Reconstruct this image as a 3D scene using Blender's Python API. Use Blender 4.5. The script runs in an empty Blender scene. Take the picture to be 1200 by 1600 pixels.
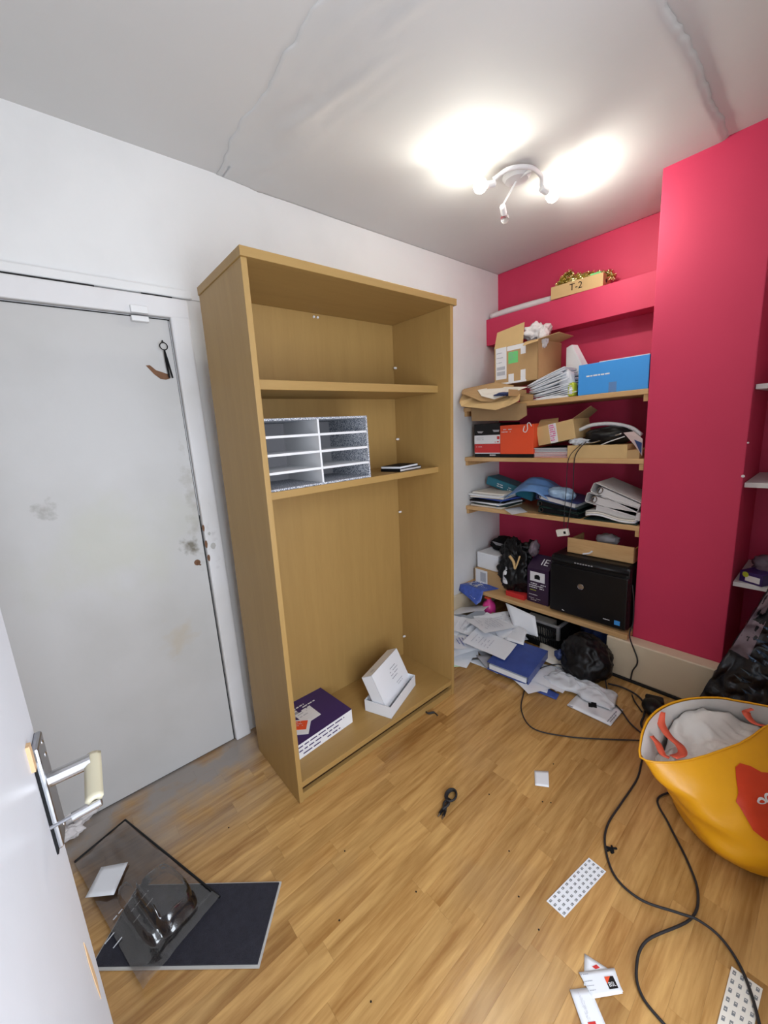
import bpy, bmesh, math, random
from mathutils import Vector, Matrix, noise, Euler
random.seed(7)
C = bpy.context.scene.collection
R = math.radians
SC = bpy.context.scene

# ------------------------------------------------------------------ camera
YAW, PIT, ROL, FPX = 0.7002, -0.1993, -0.0644, 624.07
fw = Vector((math.sin(YAW)*math.cos(PIT), math.cos(YAW)*math.cos(PIT), math.sin(PIT)))
r0 = fw.cross(Vector((0, 0, 1))).normalized(); u0 = r0.cross(fw)
rr = math.cos(ROL)*r0 + math.sin(ROL)*u0; uu = -math.sin(ROL)*r0 + math.cos(ROL)*u0
cam = bpy.data.cameras.new('camera'); co = bpy.data.objects.new('camera', cam); C.objects.link(co)
M = Matrix((rr, uu, -fw)).transposed().to_4x4(); M.translation = Vector((-2.8671, -1.8925, 1.4783))
co.matrix_world = M
cam.sensor_fit = 'HORIZONTAL'; cam.sensor_width = 36; cam.lens = FPX/1200*36; cam.clip_start = .02
SC.camera = co
# ------------------------------------------------------------------ world, daylight, exposure
w = bpy.data.worlds.new('world'); SC.world = w; w.use_nodes = True
w.node_tree.nodes['Background'].inputs[0].default_value = (.80, .88, 1, 1)
w.node_tree.nodes['Background'].inputs[1].default_value = .4
SC.view_settings.view_transform = 'Standard'; SC.view_settings.look = 'None'
SC.view_settings.exposure = .42; SC.view_settings.gamma = 1; SC.view_settings.use_curve_mapping = False
def area(name, loc, rot, sx, sy, power, col):
    l = bpy.data.lights.new(name, 'AREA'); l.shape = 'RECTANGLE'; l.size = sx; l.size_y = sy; l.energy = power; l.color = col
    o = bpy.data.objects.new(name, l); C.objects.link(o); o.location = loc; o.rotation_euler = rot; return o
# daylight through the open doorway behind the photographer
area('doorway_daylight', (-2.50, -2.35, 1.25), (R(90), 0, 0), .85, 1.9, 33, (.84, .91, 1))
BULB_POWER = 9.5

# ------------------------------------------------------------------ materials
MATS = {}
def nd(nt, t, **k):
    n = nt.nodes.new(t)
    for a, b in k.items(): setattr(n, a, b)
    return n
def mat(name, col, rough=.6, metal=0, var=.06, scale=8, bump=0, bscale=60, spec=.5, trans=0, emit=None, alpha=1, stretch=(1, 1, 1), coat=0, rand=0):
    """base colour with soft noise variation, optional noise bump"""
    if name in MATS: return MATS[name]
    m = bpy.data.materials.new(name); m.use_nodes = True; nt = m.node_tree; b = nt.nodes['Principled BSDF']
    b.inputs['Roughness'].default_value = rough; b.inputs['Metallic'].default_value = metal
    b.inputs['Specular IOR Level'].default_value = spec
    b.inputs['Transmission Weight'].default_value = trans; b.inputs['Alpha'].default_value = alpha
    b.inputs['Coat Weight'].default_value = coat
    tc = nd(nt, 'ShaderNodeTexCoord'); mp = nd(nt, 'ShaderNodeMapping'); nt.links.new(tc.outputs['Object'], mp.inputs[0])
    mp.inputs['Scale'].default_value = stretch
    n = nd(nt, 'ShaderNodeTexNoise'); n.inputs['Scale'].default_value = scale; n.inputs['Detail'].default_value = 5
    nt.links.new(mp.outputs[0], n.inputs['Vector'])
    mx = nd(nt, 'ShaderNodeMix', data_type='RGBA')
    mx.inputs['A'].default_value = tuple(max(0, c*(1-var)) for c in col)+(1,)
    mx.inputs['B'].default_value = tuple(min(1, c*(1+var)) for c in col)+(1,)
    nt.links.new(n.outputs['Fac'], mx.inputs['Factor'])
    out = mx.outputs['Result']
    if rand:
        oi = nd(nt, 'ShaderNodeObjectInfo'); hs = nd(nt, 'ShaderNodeHueSaturation')
        mr = nd(nt, 'ShaderNodeMapRange'); mr.inputs['To Min'].default_value = 1-rand; mr.inputs['To Max'].default_value = 1+rand
        nt.links.new(oi.outputs['Random'], mr.inputs['Value']); nt.links.new(mr.outputs[0], hs.inputs['Value'])
        nt.links.new(out, hs.inputs['Color']); out = hs.outputs[0]
    nt.links.new(out, b.inputs['Base Color'])
    if bump:
        n2 = nd(nt, 'ShaderNodeTexNoise'); n2.inputs['Scale'].default_value = bscale; n2.inputs['Detail'].default_value = 4
        nt.links.new(mp.outputs[0], n2.inputs['Vector'])
        bp = nd(nt, 'ShaderNodeBump'); bp.inputs['Strength'].default_value = min(1, bump); bp.inputs['Distance'].default_value = .004
        nt.links.new(n2.outputs['Fac'], bp.inputs['Height']); nt.links.new(bp.outputs[0], b.inputs['Normal'])
    if emit:
        b.inputs['Emission Color'].default_value = emit[0]+(1,); b.inputs['Emission Strength'].default_value = emit[1]
    MATS[name] = m; return m
def wood(name, base, dark, axis='Z', rough=.45, sc=1.0, rand=0, worldsp=False, dust=False, contrast=1.0):
    """fine elongated grain along axis"""
    m = bpy.data.materials.new(name); m.use_nodes = True; nt = m.node_tree; b = nt.nodes['Principled BSDF']
    L = nt.links.new
    if worldsp: g = nd(nt, 'ShaderNodeNewGeometry'); vec = g.outputs['Position']
    else: g = nd(nt, 'ShaderNodeTexCoord'); vec = g.outputs['Object']
    oi = nd(nt, 'ShaderNodeObjectInfo')
    off = nd(nt, 'ShaderNodeVectorMath', operation='ADD')
    if rand:
        sc3 = nd(nt, 'ShaderNodeVectorMath', operation='SCALE'); sc3.inputs[0].default_value = (7, 13, 5)
        L(oi.outputs['Random'], sc3.inputs['Scale']); L(sc3.outputs[0], off.inputs[1])
    L(vec, off.inputs[0])
    mp = nd(nt, 'ShaderNodeMapping'); s = {'X': (.09, 1, 1), 'Y': (1, .09, 1), 'Z': (1, 1, .07)}[axis]
    mp.inputs['Scale'].default_value = s; L(off.outputs[0], mp.inputs[0])
    n1 = nd(nt, 'ShaderNodeTexNoise'); n1.inputs['Scale'].default_value = 22*sc; n1.inputs['Detail'].default_value = 7; n1.inputs['Roughness'].default_value = .62
    n1.inputs['Distortion'].default_value = .8
    L(mp.outputs[0], n1.inputs['Vector'])
    n2 = nd(nt, 'ShaderNodeTexNoise'); n2.inputs['Scale'].default_value = 140*sc; n2.inputs['Detail'].default_value = 3
    L(mp.outputs[0], n2.inputs['Vector'])
    add = nd(nt, 'ShaderNodeMath', operation='MULTIPLY_ADD'); add.inputs[1].default_value = .35
    L(n2.outputs['Fac'], add.inputs[0]); L(n1.outputs['Fac'], add.inputs[2])
    mr = nd(nt, 'ShaderNodeMapRange'); mr.inputs['From Min'].default_value = .67-.22/contrast; mr.inputs['From Max'].default_value = .67+.22/contrast
    L(add.outputs[0], mr.inputs['Value'])
    mx = nd(nt, 'ShaderNodeMix', data_type='RGBA'); mx.inputs['A'].default_value = dark+(1,); mx.inputs['B'].default_value = base+(1,)
    L(mr.outputs[0], mx.inputs['Factor']); out = mx.outputs['Result']
    if rand:
        hs = nd(nt, 'ShaderNodeHueSaturation'); r2 = nd(nt, 'ShaderNodeMapRange')
        r2.inputs['To Min'].default_value = 1-rand; r2.inputs['To Max'].default_value = 1+rand
        L(oi.outputs['Random'], r2.inputs['Value']); L(r2.outputs[0], hs.inputs['Value']); L(out, hs.inputs['Color']); out = hs.outputs[0]
    rn = None
    if dust:   # grey dust trodden along the closed door, with a ragged edge
        gp = nd(nt, 'ShaderNodeNewGeometry'); sx = nd(nt, 'ShaderNodeSeparateXYZ'); L(gp.outputs['Position'], sx.inputs[0])
        ny = nd(nt, 'ShaderNodeTexNoise'); ny.inputs['Scale'].default_value = 5; ny.inputs['Detail'].default_value = 6; L(gp.outputs['Position'], ny.inputs['Vector'])
        a1 = nd(nt, 'ShaderNodeMapRange'); a1.inputs['From Min'].default_value = -.50; a1.inputs['From Max'].default_value = -.05; L(sx.outputs['Y'], a1.inputs['Value'])
        a2 = nd(nt, 'ShaderNodeMapRange'); a2.inputs['From Min'].default_value = -2.2; a2.inputs['From Max'].default_value = -2.45; L(sx.outputs['X'], a2.inputs['Value'])
        mm = nd(nt, 'ShaderNodeMath', operation='MULTIPLY'); L(a1.outputs[0], mm.inputs[0]); L(a2.outputs[0], mm.inputs[1])
        n3 = nd(nt, 'ShaderNodeMapRange'); n3.inputs['From Min'].default_value = .3; n3.inputs['From Max'].default_value = .6; L(ny.outputs['Fac'], n3.inputs['Value'])
        m3 = nd(nt, 'ShaderNodeMath', operation='MULTIPLY'); L(mm.outputs[0], m3.inputs[0]); L(n3.outputs[0], m3.inputs[1])
        m4 = nd(nt, 'ShaderNodeMath', operation='MULTIPLY'); m4.use_clamp = True; m4.inputs[1].default_value = 1.5; L(m3.outputs[0], m4.inputs[0])
        dx = nd(nt, 'ShaderNodeMix', data_type='RGBA'); dx.inputs['B'].default_value = (.33, .29, .26, 1)
        L(m4.outputs[0], dx.inputs['Factor']); L(out, dx.inputs['A']); out = dx.outputs['Result']
        # scattered scuffs
        ns = nd(nt, 'ShaderNodeTexNoise'); ns.inputs['Scale'].default_value = 2.6; ns.inputs['Detail'].default_value = 8; L(gp.outputs['Position'], ns.inputs['Vector'])
        nr = nd(nt, 'ShaderNodeMapRange'); nr.inputs['From Min'].default_value = .55; nr.inputs['From Max'].default_value = .75; nr.inputs['To Max'].default_value = .35; L(ns.outputs['Fac'], nr.inputs['Value'])
        d2 = nd(nt, 'ShaderNodeMix', data_type='RGBA'); d2.inputs['B'].default_value = (.30, .19, .10, 1)
        L(nr.outputs[0], d2.inputs['Factor']); L(out, d2.inputs['A']); out = d2.outputs['Result']
    L(out, b.inputs['Base Color']); b.inputs['Roughness'].default_value = rough
    bp = nd(nt, 'ShaderNodeBump'); bp.inputs['Strength'].default_value = .12; bp.inputs['Distance'].default_value = .002
    L(n2.outputs['Fac'], bp.inputs['Height']); L(bp.outputs[0], b.inputs['Normal'])
    MATS[name] = m; return m
def plaster(name, col, bump=.35, blotch=None, spots=None, rough=.8):
    """painted wall; blotch = softer dirt colour; spots = list of (x,y,z,radius,colour,strength) marks at world positions"""
    m = bpy.data.materials.new(name); m.use_nodes = True; nt = m.node_tree; b = nt.nodes['Principled BSDF']; L = nt.links.new
    g = nd(nt, 'ShaderNodeNewGeometry')
    n = nd(nt, 'ShaderNodeTexNoise'); n.inputs['Scale'].default_value = 2.2; n.inputs['Detail'].default_value = 6; L(g.outputs['Position'], n.inputs['Vector'])
    mx = nd(nt, 'ShaderNodeMix', data_type='RGBA'); mx.inputs['A'].default_value = col+(1,)
    mx.inputs['B'].default_value = (blotch or tuple(c*.9 for c in col))+(1,)
    mr = nd(nt, 'ShaderNodeMapRange'); mr.inputs['From Min'].default_value = .45; mr.inputs['From Max'].default_value = .75; L(n.outputs['Fac'], mr.inputs['Value'])
    L(mr.outputs[0], mx.inputs['Factor']); out = mx.outputs['Result']
    for (x, y, z, rx, rz, c, st, ns) in (spots or []):
        s = nd(nt, 'ShaderNodeVectorMath', operation='SUBTRACT'); L(g.outputs['Position'], s.inputs[0]); s.inputs[1].default_value = (x, y, z)
        d = nd(nt, 'ShaderNodeVectorMath', operation='MULTIPLY'); L(s.outputs[0], d.inputs[0]); d.inputs[1].default_value = (1/rx, 1/rx, 1/rz)
        ln = nd(nt, 'ShaderNodeVectorMath', operation='LENGTH'); L(d.outputs[0], ln.inputs[0])
        q = nd(nt, 'ShaderNodeTexNoise'); q.inputs['Scale'].default_value = ns; q.inputs['Detail'].default_value = 5; L(g.outputs['Position'], q.inputs['Vector'])
        a = nd(nt, 'ShaderNodeMath', operation='MULTIPLY_ADD'); a.inputs[1].default_value = 2.4; L(q.outputs['Fac'], a.inputs[0]); L(ln.outputs['Value'], a.inputs[2])
        k = nd(nt, 'ShaderNodeMapRange'); k.inputs['From Min'].default_value = 2.1; k.inputs['From Max'].default_value = 1.3; k.inputs['To Max'].default_value = st; L(a.outputs[0], k.inputs['Value'])
        m2 = nd(nt, 'ShaderNodeMix', data_type='RGBA'); m2.inputs['B'].default_value = c+(1,); L(k.outputs[0], m2.inputs['Factor']); L(out, m2.inputs['A']); out = m2.outputs['Result']
    L(out, b.inputs['Base Color']); b.inputs['Roughness'].default_value = rough
    n2 = nd(nt, 'ShaderNodeTexNoise'); n2.inputs['Scale'].default_value = 9; n2.inputs['Detail'].default_value = 9; L(g.outputs['Position'], n2.inputs['Vector'])
    bp = nd(nt, 'ShaderNodeBump'); bp.inputs['Strength'].default_value = bump; bp.inputs['Distance'].default_value = .012
    L(n2.outputs['Fac'], bp.inputs['Height']); L(bp.outputs[0], b.inputs['Normal'])
    MATS[name] = m; return m

DIRT = (.10, .08, .04); BROWN = (.22, .13, .07)
plaster('white_wall', (.77, .77, .77), .25)
plaster('ceiling_paint', (.64, .635, .63), .12, (.61, .61, .605))
plaster('pink_paint', (.62, .034, .105), .12, (.58, .030, .097), rough=.6)
plaster('door_paint', (.52, .51, .505), .12, (.455, .445, .43), [
    (-2.425, 0, 1.03, .05, .05, DIRT, .85, 30), (-2.39, 0, 1.2, .03, .28, (.30, .27, .22), .6, 25),
    (-2.53, 0, .62, .08, .10, (.45, .38, .28), .5, 20), (-2.885, 0, 1.28, .05, .05, (.2, .18, .15), .6, 35),
    (-2.70, 0, 1.1, .35, .25, (.47, .47, .38), .5, 6)], rough=.45)
plaster('frame_paint', (.72, .71, .72), .3, (.62, .60, .58), [(-2.33, 0, 1.05, .035, .25, (.36, .33, .34), .6, 30)], rough=.45)
plaster('cream_paint', (.70, .60, .44), .15, (.64, .53, .38), rough=.5)
plaster('open_door_paint', (.60, .61, .65), .12, (.55, .56, .59), rough=.4)
wood('oak_z', (.415, .260, .086), (.335, .198, .062), 'Z', .5, 1.0, contrast=.5)
wood('oak_x', (.415, .260, .086), (.335, .198, .062), 'X', .5, 1.0, contrast=.5)
wood('pine_y', (.66, .42, .20), (.52, .30, .12), 'Y', .5, 1.2)
wood('floor_oak', (.60, .36, .130), (.30, .145, .040), 'X', .24, .62, rand=.10, worldsp=True, dust=True, contrast=1.15)
mat('floor_base', (.22, .12, .045))
mat('white_paint', (.75, .75, .76), .5)
mat('paper', (.80, .82, .86), .6, var=.03)
mat('paper_warm', (.78, .74, .66), .6, var=.04)
mat('paper_green', (.52, .70, .50), .6)
mat('print_ink', (.30, .31, .36), .7)
mat('faint_ink', (.55, .57, .64), .7)
mat('print_white', (.78, .78, .80), .6)
mat('black_plastic', (.006, .006, .007), .38, var=.2, spec=.3)
mat('black_matte', (.006, .006, .007), .8, var=.3, spec=.2)
mat('black_cable', (.014, .014, .017), .5, var=.3, bump=.4, bscale=900)
mat('bin_bag', (.004, .004, .005), .42, var=.4, bump=.4, bscale=30, spec=.3)
mat('card', (.48, .30, .135), .75, var=.07, scale=20)
mat('card_light', (.62, .42, .19), .7, var=.05, scale=15)
mat('card_dark', (.36, .23, .11), .8, var=.1)
mat('chrome', (.55, .55, .56), .22, 1, var=.1)
mat('brushed_steel', (.42, .43, .46), .32, 1, var=.15)
mat('yellowed_plastic', (.62, .57, .42), .25, var=.15, trans=.15)
mat('blue_box', (.055, .33, .82), .5, var=.03)
mat('red_card', (.80, .085, .025), .5, var=.05)
mat('red_dark', (.60, .03, .03), .5)
mat('purple_card', (.026, .008, .036), .45, var=.1)
mat('violet_card', (.034, .014, .115), .4, var=.1)
mat('teal', (.02, .17, .24), .45, var=.15)
mat('blue_vinyl', (.045, .080, .30), .33, var=.4, scale=14, bump=.5, bscale=25)
mat('navy', (.02, .04, .14), .5, var=.2)
mat('denim_bag', (.12, .25, .52), .4, var=.3, bump=.4, bscale=30)
mat('bottle_green', (.012, .035, .030), .4, var=.3)
mat('grey_board', (.36, .35, .37), .6, var=.1)
mat('page_block', (.62, .60, .60), .8, var=.12, scale=60, stretch=(.1, .1, 6))
mat('pink_plastic', (.72, .05, .28), .35, var=.05)
mat('lime', (.50, .58, .04), .5)
mat('green_label', (.16, .62, .20), .5)
mat('gold_tinsel', (.92, .74, .36), .22, 1, var=.3)
mat('bag_yellow', (.86, .40, .010), .33, var=.08, scale=6, bump=.5, bscale=12)
mat('bag_red', (.66, .05, .012), .4, var=.05)
mat('bag_lining', (.80, .76, .72), .45, var=.06, bump=.3, bscale=14)
mat('orange_strap', (.80, .12, .06), .5)
mat('white_cloth', (.72, .68, .68), .8, var=.1, bump=.5, bscale=40)
mat('pale_film', (.34, .48, .66), .2, var=.3, scale=30, bump=.6, bscale=60)
mat('milky_plastic', (.74, .77, .82), .22, var=.05, bump=.5, bscale=20, alpha=.82)
mat('clear_plastic', (.80, .82, .88), .07, var=.02, alpha=.13, coat=.6, bump=.3, bscale=12)
def clear_film(name, tint, rough, base=.05):
    m = bpy.data.materials.new(name); m.use_nodes = True; nt = m.node_tree; nt.nodes.remove(nt.nodes['Principled BSDF']); L = nt.links.new
    tr = nd(nt, 'ShaderNodeBsdfTransparent'); tr.inputs[0].default_value = tint+(1,); gl = nd(nt, 'ShaderNodeBsdfGlossy'); gl.inputs['Roughness'].default_value = rough
    fr = nd(nt, 'ShaderNodeFresnel'); fr.inputs[0].default_value = 1.5; ms = nd(nt, 'ShaderNodeMixShader'); ad = nd(nt, 'ShaderNodeMath', operation='MULTIPLY_ADD')
    ad.inputs[1].default_value = 1.7; ad.inputs[2].default_value = base; ad.use_clamp = True
    tc = nd(nt, 'ShaderNodeTexCoord'); n = nd(nt, 'ShaderNodeTexNoise'); n.inputs['Scale'].default_value = 16; L(tc.outputs['Object'], n.inputs['Vector'])
    bp = nd(nt, 'ShaderNodeBump'); bp.inputs['Strength'].default_value = .5; bp.inputs['Distance'].default_value = .01; L(n.outputs['Fac'], bp.inputs['Height'])
    L(bp.outputs[0], gl.inputs['Normal']); L(bp.outputs[0], fr.inputs['Normal']); L(fr.outputs[0], ad.inputs[0]); L(ad.outputs[0], ms.inputs[0]); L(tr.outputs[0], ms.inputs[1]); L(gl.outputs[0], ms.inputs[2])
    L(ms.outputs[0], nt.nodes['Material Output'].inputs[0]); MATS[name] = m
clear_film('clear_film', (.84, .82, .82), .16, .07)
mat('mat_pile', (.022, .022, .034), .95, var=.45, scale=60, bump=1, bscale=400)
mat('mat_back', (.48, .47, .45), .8, var=.15)
mat('lamp_white', (.78, .78, .80), .35)
mat('glass', (.95, .95, .95), .03, trans=1)
mat('warm_glow', (1, .95, .75), .3, emit=((1, .93, .70), 7))
mat('royal', (.05, .10, .42), .4, var=.5, scale=30)
mat('night_cloth', (.005, .006, .010), .30, var=.8, scale=12, bump=1, bscale=22)
mat('mauve_lining', (.17, .13, .16), .5, var=.3, bump=.6, bscale=25)
mat('crate_grey', (.20, .20, .21), .5)
mat('rust', (.16, .07, .03), .7, var=.4, scale=40)
mat('raw_wood', (.55, .36, .2), .8)
mat('dark_gap', (.01, .01, .01), .9)
def speckle():
    m = mat('speckle', (.45, .46, .50), .8); nt = m.node_tree; b = nt.nodes['Principled BSDF']
    tc = nd(nt, 'ShaderNodeTexCoord'); n = nd(nt, 'ShaderNodeTexNoise'); n.inputs['Scale'].default_value = 260; n.inputs['Detail'].default_value = 2
    nt.links.new(tc.outputs['Object'], n.inputs['Vector']); cr = nd(nt, 'ShaderNodeValToRGB')
    cr.color_ramp.elements[0].position = .44; cr.color_ramp.elements[0].color = (.10, .12, .17, 1)
    cr.color_ramp.elements[1].position = .56; cr.color_ramp.elements[1].color = (.66, .67, .70, 1)
    nt.links.new(n.outputs['Fac'], cr.inputs[0]); nt.links.new(cr.outputs[0], b.inputs['Base Color'])
speckle()

# ------------------------------------------------------------------ mesh helpers
class MB:
    def __init__(s): s.b = bmesh.new()
    def box(s, x0, x1, y0, y1, z0, z1, m=None):
        v = [s.b.verts.new(Vector(p)) for p in ((x0,y0,z0),(x1,y0,z0),(x1,y1,z0),(x0,y1,z0),(x0,y0,z1),(x1,y0,z1),(x1,y1,z1),(x0,y1,z1))]
        for f in ((0,3,2,1),(4,5,6,7),(0,1,5,4),(1,2,6,5),(2,3,7,6),(3,0,4,7)): s.b.faces.new([v[i] for i in f])
        if m:
            for q in v: q.co = m @ q.co
        return s
    def quad(s, *p):
        s.b.faces.new([s.b.verts.new(Vector(q)) for q in p]); return s
    def slab(s, pts, n, t):
        """extruded polygon: pts in 3D, thickness t along n"""
        n = Vector(n).normalized()*t
        a = [s.b.verts.new(Vector(p)) for p in pts]; c = [s.b.verts.new(Vector(p)+n) for p in pts]
        s.b.faces.new(a[::-1]); s.b.faces.new(c)
        for i in range(len(a)):
            j = (i+1) % len(a); s.b.faces.new((a[i], a[j], c[j], c[i]))
        return s
    def tube(s, pts, r, seg=10, caps=True, closed=False):
        pts = [Vector(p) for p in pts]; rings = []; n = len(pts)
        up = Vector((0, 0, 1)); prev = None
        for i, p in enumerate(pts):
            a = pts[i-1] if i or closed else p; b_ = pts[(i+1) % n] if i < n-1 or closed else p
            t = (b_-a).normalized() if (b_-a).length > 1e-9 else Vector((0, 0, 1))
            if prev is None:
                x = t.cross(up)
                if x.length < .05: x = t.cross(Vector((1, 0, 0)))
            else: x = prev - t*prev.dot(t)
            x.normalize(); prev = x; y = t.cross(x)
            rad = r[i] if isinstance(r, (list, tuple)) else r
            rings.append([s.b.verts.new(p+x*rad*math.cos(2*math.pi*k/seg)+y*rad*math.sin(2*math.pi*k/seg)) for k in range(seg)])
        for i in range(n if closed else n-1):
            A = rings[i]; B = rings[(i+1) % n]
            for k in range(seg): s.b.faces.new((A[k], A[(k+1) % seg], B[(k+1) % seg], B[k]))
        if caps and not closed:
            s.b.faces.new(rings[0][::-1]); s.b.faces.new(rings[-1])
        return s
    def lathe(s, prof, c=(0, 0, 0), seg=24, axis=None):
        c = Vector(c); q = Vector(axis or (0, 0, 1)).to_track_quat('Z', 'Y'); rings = []
        for r, z in prof:
            rings.append([s.b.verts.new(c+q @ Vector((max(r, 1e-5)*math.cos(2*math.pi*k/seg), max(r, 1e-5)*math.sin(2*math.pi*k/seg), z))) for k in range(seg)])
        for A, B in zip(rings, rings[1:]):
            for k in range(seg): s.b.faces.new((A[k], A[(k+1) % seg], B[(k+1) % seg], B[k]))
        s.b.faces.new(rings[0][::-1]); s.b.faces.new(rings[-1]); return s
    def grid(s, fn, nu, nv):
        v = [[s.b.verts.new(Vector(fn(i/nu, j/nv))) for j in range(nv+1)] for i in range(nu+1)]
        for i in range(nu):
            for j in range(nv): s.b.faces.new((v[i][j], v[i+1][j], v[i+1][j+1], v[i][j+1]))
        return s
    def build(s, name, m, parent=None, bevel=0, smooth=False, loc=None, rot=None, solid=0, sub=0):
        bmesh.ops.recalc_face_normals(s.b, faces=s.b.faces)
        me = bpy.data.meshes.new(name); s.b.to_mesh(me); s.b.free()
        me.materials.append(MATS[m] if isinstance(m, str) else m)
        if smooth:
            for p in me.polygons: p.use_smooth = True
        o = bpy.data.objects.new(name, me); C.objects.link(o)
        if parent: o.parent = parent
        if loc: o.location = loc
        if rot: o.rotation_euler = rot
        if bevel:
            b = o.modifiers.new('bevel', 'BEVEL'); b.width = bevel; b.segments = 2; b.limit_method = 'ANGLE'
        if solid:
            b = o.modifiers.new('solid', 'SOLIDIFY'); b.thickness = solid; b.offset = 0
        if sub:
            b = o.modifiers.new('sub', 'SUBSURF'); b.levels = sub; b.render_levels = sub
        return o
def tag(o, label=None, cat=None, group=None, kind=None):
    if label: o['label'] = label
    if cat: o['category'] = cat
    if group: o['group'] = group
    if kind: o['kind'] = kind
    return o
def thing(name, label, cat, loc=(0, 0, 0), rot=(0, 0, 0), group=None):
    o = bpy.data.objects.new(name, None); C.objects.link(o); o.empty_display_size = .05
    o.location = loc; o.rotation_euler = rot; return tag(o, label, cat, group)
def struct(o): o['kind'] = 'structure'; return o
def sempty(name, loc=(0, 0, 0), rot=(0, 0, 0)):
    o = bpy.data.objects.new(name, None); C.objects.link(o); o.location = loc; o.rotation_euler = rot; o['kind'] = 'structure'; return o
def part(name, m, parent, *boxes, bevel=0, **k):
    b = MB()
    for q in boxes: b.box(*q)
    return b.build(name, m, parent, bevel, **k)
def nz(p, sc=1., seed=0.): return noise.noise(Vector(p)*sc+Vector((seed*7.3, seed*3.1, seed*1.7)))
def blob(mb, c, r, amp=.15, sc=3, seed=1, sub=4, flat=None, ridged=True):
    """crumpled closed bag surface"""
    g = bmesh.ops.create_icosphere(mb.b, subdivisions=sub, radius=1)
    c = Vector(c)
    for v in g['verts']:
        d = v.co.normalized()
        n = nz(d, sc, seed); n2 = 1-2*abs(nz(d, sc*2.1, seed+5)) if ridged else nz(d, sc*2, seed+5)
        n3 = 1-2*abs(nz(d, sc*4.5, seed+9)) if ridged else 0
        k = 1+amp*(n*1.3+(n2-.5)*.7+(n3-.5)*.3)
        q = Vector((d.x*r[0], d.y*r[1], d.z*r[2]))*k
        v.co = c+q
        if flat is not None and v.co.z < flat: v.co.z = flat+.001*d.z
    return mb
def smooth_pts(pts, n=6):
    """Catmull-Rom through points"""
    P = [Vector(p) for p in pts]; P = [P[0]*2-P[1]]+P+[P[-1]*2-P[-2]]; out = []
    for i in range(1, len(P)-2):
        a, b, c, d = P[i-1:i+3]
        for k in range(n):
            t = k/n; out.append(.5*((2*b)+(c-a)*t+(2*a-5*b+4*c-d)*t*t+(3*b-a-3*c+d)*t**3))
    out.append(P[-2]); return out
def text(name, s, size, m, parent, loc, rot, depth=.0004):
    cu = bpy.data.curves.new(name, 'FONT'); cu.body = s; cu.size = size; cu.extrude = depth
    cu.align_x = 'CENTER'; cu.align_y = 'CENTER'
    t = bpy.data.objects.new(name+'_tmp', cu); C.objects.link(t)
    dg = bpy.context.evaluated_depsgraph_get(); me = bpy.data.meshes.new_from_object(t.evaluated_get(dg))
    bpy.data.objects.remove(t); bpy.data.curves.remove(cu)
    me.materials.clear(); me.materials.append(MATS[m])
    o = bpy.data.objects.new(name, me); C.objects.link(o); o.parent = parent; o.location = loc; o.rotation_euler = rot; return o
def lines(mb, o, u, v, w, rows, gap, h, seed=0, off=.0008, fill=.85):
    """rows of word-like dashes standing for print too small to read; o = top-left corner"""
    rd = random.Random(seed); o = Vector(o); u = Vector(u).normalized(); v = Vector(v).normalized(); n = u.cross(v)*off
    for r_ in range(rows):
        x = 0; y = -r_*gap; end = w*rd.uniform(.6, 1)
        while x < end:
            l = rd.uniform(.05, .16)*w; l = min(l, end-x)
            if rd.random() < fill:
                a = o+u*x+v*y+n; mb.quad(a, a+u*l, a+u*l+v*h, a+v*h)
            x += l+w*.025
    return mb
Fx = (R(90), 0, R(-90))      # text rotation so it faces -x (towards the room from the alcove)

# ================================================================== ROOM SHELL
H = 2.589
fl = struct(part('floor', 'floor_base', None, (-3.4, 0.02, -3.0, .1, -.06, -.0012)))
rd = random.Random(3); pitch = .0600; nrow = 35; y = 0.0; cnt = 0
for i in range(nrow):
    x = -3.3-rd.random()*.3
    while x < 0:
        L_ = rd.uniform(.30, .62)
        x0 = max(x, -3.3); x1 = min(x+L_, 0); dz = rd.uniform(-.0002, 0)
        if x1-x0 > .01:
            part('floor_board', 'floor_oak', fl, (x0+.00015, x1-.00015, y-pitch+.00015, y-.00015, -.0012, dz)); cnt += 1
        x += L_
    y -= pitch
struct(part('wall_back', 'white_wall', None, (-3.4, 0.1, 0, .1, 0, H+.1), (-3.4, -1.905, -.004, .001, 2.07, H+.05)))
struct(part('wall_alcove', 'pink_paint', None, (0, .1, -2.15, 0, 0, H+.1)))
struct(part('wall_breast', 'pink_paint', None, (-.46, 0, -1.58, -1.18, 0, H+.1), bevel=.004))
struct(part('wall_left', 'white_wall', None, (-3.4, -3.3, -2.2, 0, 0, H+.1)))
struct(part('wall_front', 'white_wall', None, (-3.3, -3.06, -2.16, -2.06, 0, H), (-1.95, 0, -2.16, -2.06, 0, H), (-3.06, -1.95, -2.16, -2.06, 2.30, H)))
struct(part('wall_hall', 'white_wall', None, (-3.5, -1.0, -3.1, -3.0, 0, H+.1), (-3.5, -3.4, -3.1, -2.15, 0, H+.1), (-1.1, -1.0, -3.1, -2.16, 0, H+.1)))
ceil = struct(part('ceiling', 'ceiling_paint', None, (-3.5, .1, -3.1, .1, H, H+.1)))
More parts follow.
